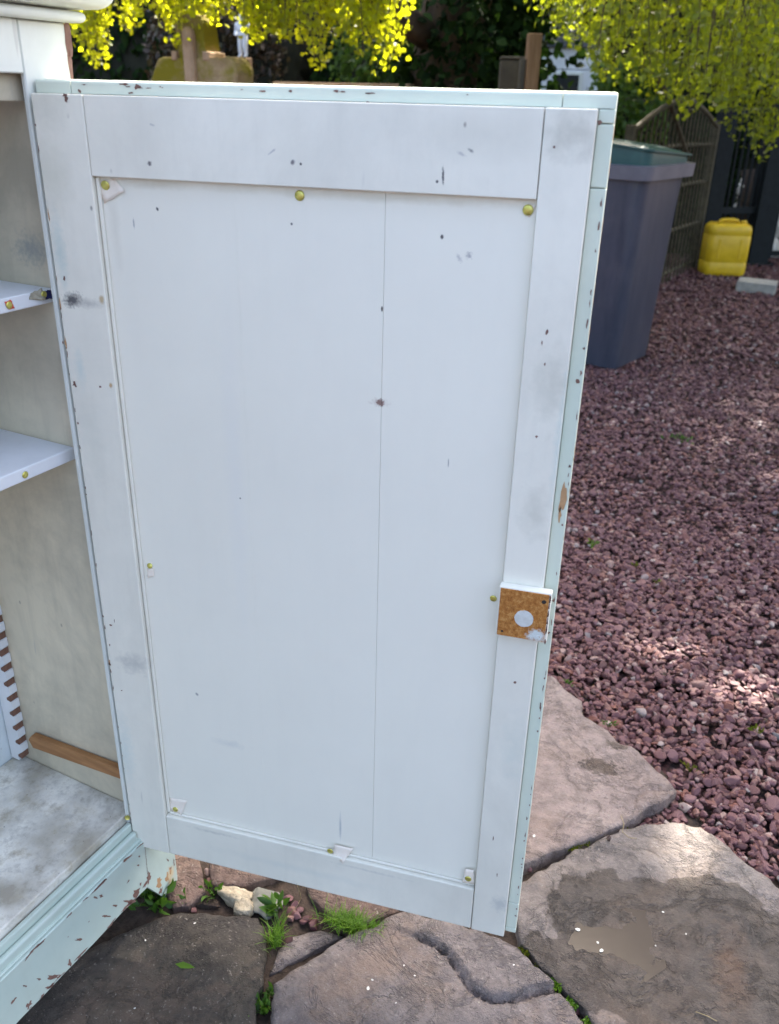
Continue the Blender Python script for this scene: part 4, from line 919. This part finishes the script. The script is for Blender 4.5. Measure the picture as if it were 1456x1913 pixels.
# pale stones heaped behind the railings
for i, (x, y, z_, r_) in enumerate(((1345,340,7.9,.15),(1368,352,7.9,.12),(1355,375,7.8,.13),(1380,380,8.0,.12),(1436,355,7.7,.10),(1442,385,7.7,.13),(1432,470,7.6,.13),(1455,480,7.6,.12),(1448,425,7.7,.12),(1338,368,8.0,.12))):
    p = at(x, y, z_); bm = bmesh.new(); bmesh.ops.create_icosphere(bm, subdivisions=3, radius=1)
    for v in bm.verts:
        v.co *= 1+.22*mnoise.fractal(v.co*1.5+Vector((i*3,0,0)), .9, 2, 4); v.co = Vector((v.co.x*r_*.8, v.co.y*r_*.8, v.co.z*r_))
    o = bm_obj('rockery_stone', bm, MT['palestone'], None, True); o.location = p
    tag(o, 'pale rounded stone in the rockery behind the iron railings', 'stone', 'rockery stones behind the railings')
bm = bmesh.new(); N_ = 24
for i in range(N_):
    for j in range(8):
        x = .8+2.4*i/(N_-1); y = 7.55+1.6*j/7; bm.verts.new((x, y, -.03+(.72*math.sin(PI*min(1,(j+.2)/5)) if 0 < j < 7 else 0)*(1+.2*mnoise.noise(Vector((x*2,y*2,0))))))
bm.verts.ensure_lookup_table()
for i in range(N_-1):
    for j in range(7): bm.faces.new([bm.verts[q] for q in (i*8+j, (i+1)*8+j, (i+1)*8+j+1, i*8+j+1)])
tag(bm_obj('rockery_bank', bm, MT['soil'], None, True), kind='structure')

# ============================================================ MOSSY STONE CROSS, STATUE, POST, BOARDS
YC = 3.4
def cx_(x, y): p = at(x, y, YC); return p[0], p[2]
x0 = cx_(378,150)[0]
cr = empty('stone_cross', (x0, YC, 0), RAD(-12), 'mossy sandstone cross with a gabled head standing beyond the door', 'stone cross')
k_ = (cx_(470,100)[0]-cx_(285,100)[0])/185; zz = lambda y: cx_(375,y)[1]; xx = lambda x: (x-378)*k_
prism('arms', [(xx(284),zz(152)),(xx(303),zz(112)),(xx(318),zz(106)),(xx(330),zz(113)),(xx(440),zz(112)),(xx(452),zz(103)),(xx(462),zz(113)),(xx(471),zz(132)),(xx(468),zz(160)),(xx(284),zz(165))], 'y', -.07, .07, MT['mossstone'], cr, .008)
prism('head', [(xx(347),zz(112)),(xx(345),zz(50)),(xx(338),zz(50)),(xx(362),zz(27)),(xx(384),zz(27)),(xx(401),zz(42)),(xx(402),zz(95)),(xx(410),zz(112))], 'y', -.055, .055, MT['mossstone'], cr, .006)
prism('shoulder', [(xx(336),zz(114)),(xx(336),zz(96)),(xx(347),zz(96)),(xx(347),zz(114))], 'y', -.075, .06, MT['sandstone'], cr, .004)
prism('shoulder', [(xx(402),zz(114)),(xx(402),zz(96)),(xx(414),zz(98)),(xx(416),zz(114))], 'y', -.075, .06, MT['sandstone'], cr, .004)
prism('roll_moulding', [(xx(369)+.0,0.1),(xx(366),zz(62)),(xx(371),zz(52)),(xx(383),zz(52)),(xx(387),zz(62)),(xx(398),.1)], 'y', -.10, -.05, MT['sandstone'], cr, .012)
prism('shaft', [(xx(350),0),(xx(352),zz(150)),(xx(410),zz(150)),(xx(412),0)], 'y', -.065, .065, MT['mossstone'], cr, .006)
box('base_block', (-.22,-.16,0), (.22,.16,.16), MT['mossstone'], cr, .02, 2)
# pale statue on a pedestal
YS = 5.6; fp = at(455,104,YS)
stt = empty('statue', (fp[0], YS, 0), RAD(-15), 'pale standing figure statue half hidden by yellow leaves', 'statue')
box('pedestal', (-.045,-.045,0), (.045,.045,fp[2]-.01), MT['sandstone'], stt, .01, 2)
sk = [((0,0,.205),(.042,.036)),((0,0,.27),(.036,.03)),((0,0,.335),(.050,.034)),((0,0,.375),(.02,.02)),((0,-.004,.415),(.028,.03)),((0,0,.44),(.022,.024)),
      ((-.024,0,.195),(.026,.026)),((-.026,-.006,.10),(.020,.02)),((-.026,0,.018),(.015,.016)),((-.028,-.035,.010),(.013,.010)),
      ((.024,0,.195),(.026,.026)),((.028,-.008,.10),(.020,.02)),((.030,0,.018),(.015,.016)),((.034,-.035,.010),(.013,.010)),
      ((-.058,0,.335),(.018,.018)),((-.072,.006,.265),(.014,.014)),((-.05,-.032,.215),(.011,.011)),
      ((.058,0,.335),(.018,.018)),((.072,.006,.265),(.014,.014)),((.05,-.032,.215),(.011,.011))]
me = bpy.data.meshes.new('figure'); me.from_pydata([s_[0] for s_ in sk], [(0,1),(1,2),(2,3),(3,4),(4,5),(0,6),(6,7),(7,8),(8,9),(0,10),(10,11),(11,12),(12,13),(2,14),(14,15),(15,16),(2,17),(17,18),(18,19)], [])
fg = link('figure', me, MT['statue'], stt); fg.scale = (.85,.85,.62); fg.location = (0,0,fp[2]-.01); fg.modifiers.new('skin','SKIN')
for v_, s_ in zip(me.skin_vertices[0].data, sk): v_.radius = s_[1]
me.skin_vertices[0].data[0].use_root = True
fg.modifiers.new('sub','SUBSURF').levels = 2; fg.modifiers['sub'].render_levels = 2
# fence post and grey boards beside it
p = at(991,165,4.0)
pw = empty('wooden_post', (p[0],4.0,0), RAD(20), 'brown square wooden post beside the ivy-covered trunk', 'post')
box('shaft', (-.032,-.032,0), (.032,.032,at(998,62,4.0)[2]), MT['post'], pw, .004, 1); box('side_batten', (-.062,-.01,.0), (-.034,.018,at(990,110,4.0)[2]), MT['boards'], pw, .003, 1)
p = at(962,165,4.3)
bx_ = empty('board_box', (p[0],4.3,0), RAD(12), 'dull grey wooden box behind the brown post', 'box')
tz = at(962,112,4.3)[2]
for i in range(6): box('board', (-.085,-.09,.02+i*(tz-.02)/6), (.065,.09,.02+(i+1)*(tz-.02)/6-.004), MT['boards'], bx_, .003, 1)
box('lid', (-.088,-.095,tz), (.068,.095,tz+.015), MT['boards'], bx_, .004, 1)
# low tiled coping seen just over the door's top edge
p = at(640,160,4.6); o = box('stone_coping', (-.40,-.10,-.07), (.42,.10,0), MT['sandstone'], None, .01, 2, .004)
wl = empty('low_wall', (p[0],4.6,0), RAD(4), 'low stone garden wall with a pale coping behind the door', 'wall')
o.parent = wl; o.location = (0,0,at(640,155,4.6)[2]); r_ = random.Random(5); zt_ = at(640,155,4.6)[2]-.075
for row in range(9):
    x = -.38
    while x < .38:
        l_ = r_.uniform(.10,.18); hh = zt_/9
        box('stone', (x,-.085+r_.uniform(-.008,.008),row*hh+.003), (min(.40,x+l_-.006),.085,row*hh+hh-.002), MT['sandstone'], wl, .006, 1); x += l_

# ============================================================ TREES AND HEDGES
def strand_foliage(strands, r, leaf, step, width=.05):
    """weeping twigs: strands = list of (tip point, length, sway); returns leaf centres and twig paths"""
    C = []; T = []
    for (tip, ln, sway) in strands:
        tip = np.array(tip); n = max(3, int(ln/step)); ph = r.uniform(0,6); amp = r.uniform(.01,.05); pts = []
        for i in range(n+1):
            t = i*step; pts.append(tip+np.array([sway[0]*(t**1.3)+amp*math.sin(ph+t*5), sway[1]*(t**1.3)+amp*math.cos(ph*2+t*4), t]))
        T.append(pts[::4]+[pts[-1]])
        for q in pts:
            for _ in range(2): C.append(q+r.normal(0,1,3)*np.array([width*.45,width*.45,.012]))
    return np.array(C), T
def twig_mesh(name, T, r0=.0022):
    V = []; F = []
    for pts in T:
        k0 = len(V); n = len(pts)
        v, f = tube_data([tuple(p) for p in pts], [r0*(.4+.9*i/max(1,n-1)) for i in range(n)], 4, False); F += [tuple(i+k0 for i in q) for q in f]; V += v
    return mesh(name, V, F)
def tips(profile, n, Ys, r, up=30):
    """strand tips under the lower outline of the foliage in the photograph, spread over the depths Ys"""
    xs_, ys_ = zip(*profile); out = []
    for i in range(n):
        x = r.uniform(xs_[0], xs_[-1]); yb = np.interp(x, xs_, ys_); Y = r.uniform(*Ys)
        back = r.exponential(up); p = at(x, yb-back, Y); out.append((p, r.uniform(.35,.75), (r.normal(0,.04), r.normal(.03,.05))))
    return out
r1 = np.random.default_rng(11)
LEFT = [(100,60),(140,70),(160,118),(185,122),(205,60),(225,62),(250,58),(272,20),(290,-30),(302,10),(318,75),(335,100),(350,40),(385,30),(398,62),(410,60),(425,30),(445,50),(475,75),(490,92),(505,60),(530,70),(560,50),(575,120),(592,132),(600,80),(640,55),(665,80),(675,108),(690,70),(712,60),(722,150),(735,150),(745,80),(760,20)]
RIGHT = [(985,15),(1010,30),(1040,65),(1060,85),(1090,105),(1120,140),(1150,150),(1180,160),(1205,178),(1225,195),(1245,205),(1262,232),(1285,228),(1305,190),(1340,205),(1365,195),(1392,210),(1400,170),(1440,160),(1480,200)]
RIGHT2 = [(1330,200),(1360,240),(1385,275),(1410,300),(1425,292),(1440,260),(1470,285),(1520,300)]
# left tree: ivy-clad trunk, weeping yellow-lit twigs
YT = 5.0; tb = at(820,165,YT); tx = tb[0]
lt = empty('birch_tree', (tx,YT,0), 0, 'weeping tree with an ivy-covered trunk and sunlit yellow leaves', 'tree')
tube('trunk', [(0,0,-.05),(.0,0,.4),(-.02,0,.9),(.02,.02,1.3),(.10,.03,1.8),(.10,.05,2.6),(.0,.1,3.6),(-.05,.1,5.0)], [.30,.24,.22,.21,.20,.17,.13,.06], MT['bark'], lt, 16)
def lim(pts, r0, r1_): tube('limb', pts, list(np.linspace(r0, r1_, len(pts))), MT['bark'], lt, 10)
q0 = at(830,85,YT); q1 = at(745,30,YT-.35); q2 = at(700,-10,YT-.5)
lim([(q0[0]-tx,.0,q0[2]), (q1[0]-tx,-.35,q1[2]), (q2[0]-tx,-.5,q2[2]), (-1.1,-.8,2.2), (-1.6,-1.1,2.7), (-2.1,-1.4,2.9)], .09, .03)
lim([(.1,.05,2.3),(-.5,-.6,2.9),(-1.2,-1.2,3.1),(-1.9,-1.6,3.0)], .08, .02); lim([(.1,.05,2.6),(.4,-.5,3.1),(.5,-1.2,3.3)], .07, .02); lim([(0,.1,3.4),(-.9,.3,3.9),(-1.8,.1,3.8)], .06, .02)
S_ = tips(LEFT, 270, (3.2,3.55), r1, 26); Cl, Tl = strand_foliage(S_, r1, .03, .024)
o3 = np.array([tx,YT,0])
link('hanging_foliage', leaf_mesh('hanging_foliage', Cl-o3, r1.uniform(.020,.034,len(Cl)), None, 1, .8, .55, r=r1), MT['birch_leaf'], lt)
link('twigs', twig_mesh('twigs', [[p-o3 for p in t] for t in Tl]), MT['twig'], lt)
n = 1500; up_ = r1.normal(0,1,(n,3)); up_ /= np.linalg.norm(up_,axis=1,keepdims=True); up_ *= r1.random((n,1))**.4*np.array([1.4,.5,.4]); up_ += np.array([-1.5,-1.9,3.0])
link('crown', leaf_mesh('crown', up_, r1.uniform(.03,.05,n), None, 1, .8, .4, r=r1), MT['birch_leaf'], lt)
# ivy over the trunk
n = 6800; a = r1.uniform(0,2*PI,n); z_ = r1.uniform(.3,2.1,n); rad_ = .24+.16*np.abs(r1.normal(0,1,n))*np.clip(1.3-.25*z_,.4,1.2)
Ci = np.stack([rad_*np.cos(a)*1.25+.05+.05*z_, rad_*np.sin(a), z_], 1); Di = np.stack([np.cos(a),np.sin(a),-.8*np.ones(n)],1)
sel = ~((Ci[:,0] < .0) & (Ci[:,2] > 1.44) & (r1.random(n) < .75)); Ci, Di = Ci[sel], Di[sel]
link('ivy', leaf_mesh('ivy', Ci, r1.uniform(.04,.075,len(Ci)), Di, .7, .95, r=r1), MT['ivy'], lt)
# right tree: trunk beyond the right border, unseen crown added overhead for shade, green curtain hanging into view
rt = empty('birch_tree', (3.3,6.9,0), 0, 'large weeping birch hanging green curtains over the gravel at the right', 'tree')
tube('trunk', [(0,0,-.05),(.0,0,.6),(.05,.03,1.6),(.0,.1,2.8),(.1,.1,4.2),(.0,.2,5.6),(.1,.2,6.6)], [.27,.22,.19,.17,.13,.08,.03], MT['bark'], rt, 14)
o4 = np.array([3.3,6.9,0])
for pts in ([(0,.1,2.6),(-1.0,-.8,3.6),(-2.0,-1.6,4.0),(-2.3,-2.6,3.3)], [(.0,.1,3.2),(-1.0,.6,4.3),(-2.0,1.4,4.8)], [(.1,.1,4.0),(-.8,-1.6,5.0),(-1.2,-3.0,5.2)], [(.1,.1,3.6),(1.2,.6,4.8),(2.0,.8,5.0)], [(.05,.1,4.4),(.4,1.6,5.4),(.5,2.8,5.6)], [(0,.1,3.0),(-.9,-1.2,3.9),(-1.8,-2.0,4.3),(-2.6,-2.4,4.4)]):
    tube('limb', pts, list(np.linspace(.085,.02,len(pts))), MT['bark'], rt, 8)
S_ = tips(RIGHT, 250, (3.2,5.0), r1, 55)+tips(RIGHT2, 55, (4.6,5.6), r1, 40); Cr, Tr = strand_foliage(S_, r1, .03, .026)
link('hanging_foliage', leaf_mesh('hanging_foliage', Cr-o4, r1.uniform(.018,.038,len(Cr)), None, 1, .8, .5, r=r1), MT['birch_leaf_green'], rt)
link('twigs', twig_mesh('twigs', [[p-o4 for p in t] for t in Tr]), MT['twig'], rt)
C_ = []
for i in range(560):                   # unseen crown clumps, shaped overhead to shade the gravel
    c = np.array([r1.uniform(-2.2,1.6), r1.uniform(-4.6,4.6), 0]); c[2] = 4.6+1.6*(1-min(1,(c[0]**2/6+c[1]**2/20)))+r1.normal(0,.35)
    k = int(r1.integers(50,110)); C_.append(c+r1.normal(0,1,(k,3))*np.array([.30,.34,.22]))
for i in range(80):                    # unseen leaf cluster added to keep sun off the flagstones
    c = np.array([r1.uniform(-.3,1.9), r1.uniform(3.7,5.3), r1.normal(4.4,.15)])-o4; C_.append(c+r1.normal(0,1,(70,3))*np.array([.22,.22,.15]))
C_ = np.concatenate(C_)
for x in np.linspace(-.15,.65,9):  # crown leaves cleared so that sun reaches the door's top edge
    g_ = np.array([x,.02,1.21])-o4; sv = np.array(sdir); rel = C_-g_; dist = np.linalg.norm(rel-np.outer(rel@sv, sv), axis=1); C_ = C_[dist > .11]
for (x, y, rr) in ((1285,1590,.062),(1340,1245,.085),(1270,1215,.055),(1200,1190,.05),(1420,1280,.06)):   # openings in the crown through which sun reaches the ground
    g_ = G(x, y, .02)-o4; sv = np.array(sdir); rel = C_-g_; dist = np.linalg.norm(rel-np.outer(rel@sv, sv), axis=1); C_ = C_[dist > rr*(1+.4*r1.random(len(C_)))]
link('crown', leaf_mesh('crown', C_, r1.uniform(.07,.11,len(C_)), None, 1, .8, .3, r=r1), MT['birch_leaf_green'], rt)

def hedge(name, x0, x1, y0, y1, h, n, size, mat, label, seed, cat='hedge', wob=.25, core=True):
    r = np.random.default_rng(seed); cx, cy = (x0+x1)/2, (y0+y1)/2; root = empty(name, (cx,cy,0), 0, label, cat)
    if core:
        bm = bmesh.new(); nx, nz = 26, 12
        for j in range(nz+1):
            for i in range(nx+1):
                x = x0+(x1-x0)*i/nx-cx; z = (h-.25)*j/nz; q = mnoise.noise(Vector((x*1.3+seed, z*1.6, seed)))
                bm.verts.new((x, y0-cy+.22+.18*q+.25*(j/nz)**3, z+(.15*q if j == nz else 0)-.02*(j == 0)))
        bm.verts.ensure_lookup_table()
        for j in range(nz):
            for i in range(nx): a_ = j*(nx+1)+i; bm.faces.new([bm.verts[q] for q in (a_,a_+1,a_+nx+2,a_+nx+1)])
        ob = bm_obj('dark_core', bm, MT['core'], root, True); md = ob.modifiers.new('t','SOLIDIFY'); md.thickness = max(.1,(y1-y0)-.3); md.offset = -1 if True else 1  # dark core sheet, colour standing in for shade between the leaves
    X = r.uniform(x0,x1,n)-cx; Z = r.random(n)**.9*h; Q = np.array([mnoise.fractal(Vector((x*1.1+seed, z*1.3, seed)), 1, 2, 4) for x, z in zip(X, Z)])
    Y = y0-cy+.12-Q*wob+np.abs(r.normal(0,.09,n)); Z = Z+Q*.12
    D = np.stack([np.zeros(n), -np.ones(n)*.6, -np.ones(n)*.5], 1)
    link('foliage', leaf_mesh('foliage', np.stack([X,Y,np.maximum(Z,.02)],1), r.uniform(.7,1.3,n)*size, D, .9, .6, r=r), mat, root); return root
hedge('hedge', -7.5, 6.5, 9.4, 10.6, 6.2, 26000, .13, MT['hedge'], 'tall dark hedge closing the garden at the back', 31)  # raised far above view to block sky light over the ground
hedge('shrub', -1.95, -.85, 6.6, 7.4, 1.95, 5200, .055, MT['shrub'], 'mid green shrub behind the stone cross', 32, 'shrub')
hedge('shrub', -3.4, -2.25, 6.2, 7.0, 2.2, 3600, .06, MT['hedge_brown'], 'brown bare-looking shrub left of the stone cross', 33, 'shrub')
hedge('shrub', .1, .72, 6.5, 7.2, 1.48, 3400, .05, MT['shrub'], 'light green shrub right of the brown wooden post', 34, 'shrub')
hedge('shrub', .75, 2.9, 8.3, 9.0, 2.1, 3600, .07, MT['ivy'], 'dark evergreen shrub behind the iron railings', 35, 'shrub')
hedge('shrub', .70, 1.35, 7.2, 7.7, 1.25, 2600, .06, MT['ivy'], 'dark climber growing behind the trellis gate', 36, 'shrub')
# white shed glimpsed between the leaves
hp = at(1062,110,8.3); hs = empty('garden_shed', (hp[0],8.3,0), RAD(6), 'small white painted shed glimpsed between shrub and hanging leaves', 'shed')
hz = at(1062,88,8.3)[2]
for i in range(9): box('board', (-.32,.0,.02+i*(hz-.02)/9), (.30,.5,.02+(i+1)*(hz-.02)/9-.006), MT['render'], hs, .004, 1)
prism('roof', [(-.40,hz),(-.01,hz+.22),(.38,hz)], 'y', -.06, .56, MT['slate'], hs)
wn = box('window', (-.12,-.025,hz-.52), (.14,-.002,hz-.2), MT['cream'], hs, .004, 1); box('pane', (-.095,-.032,hz-.495), (.115,-.026,hz-.225), MT['glass'], wn)
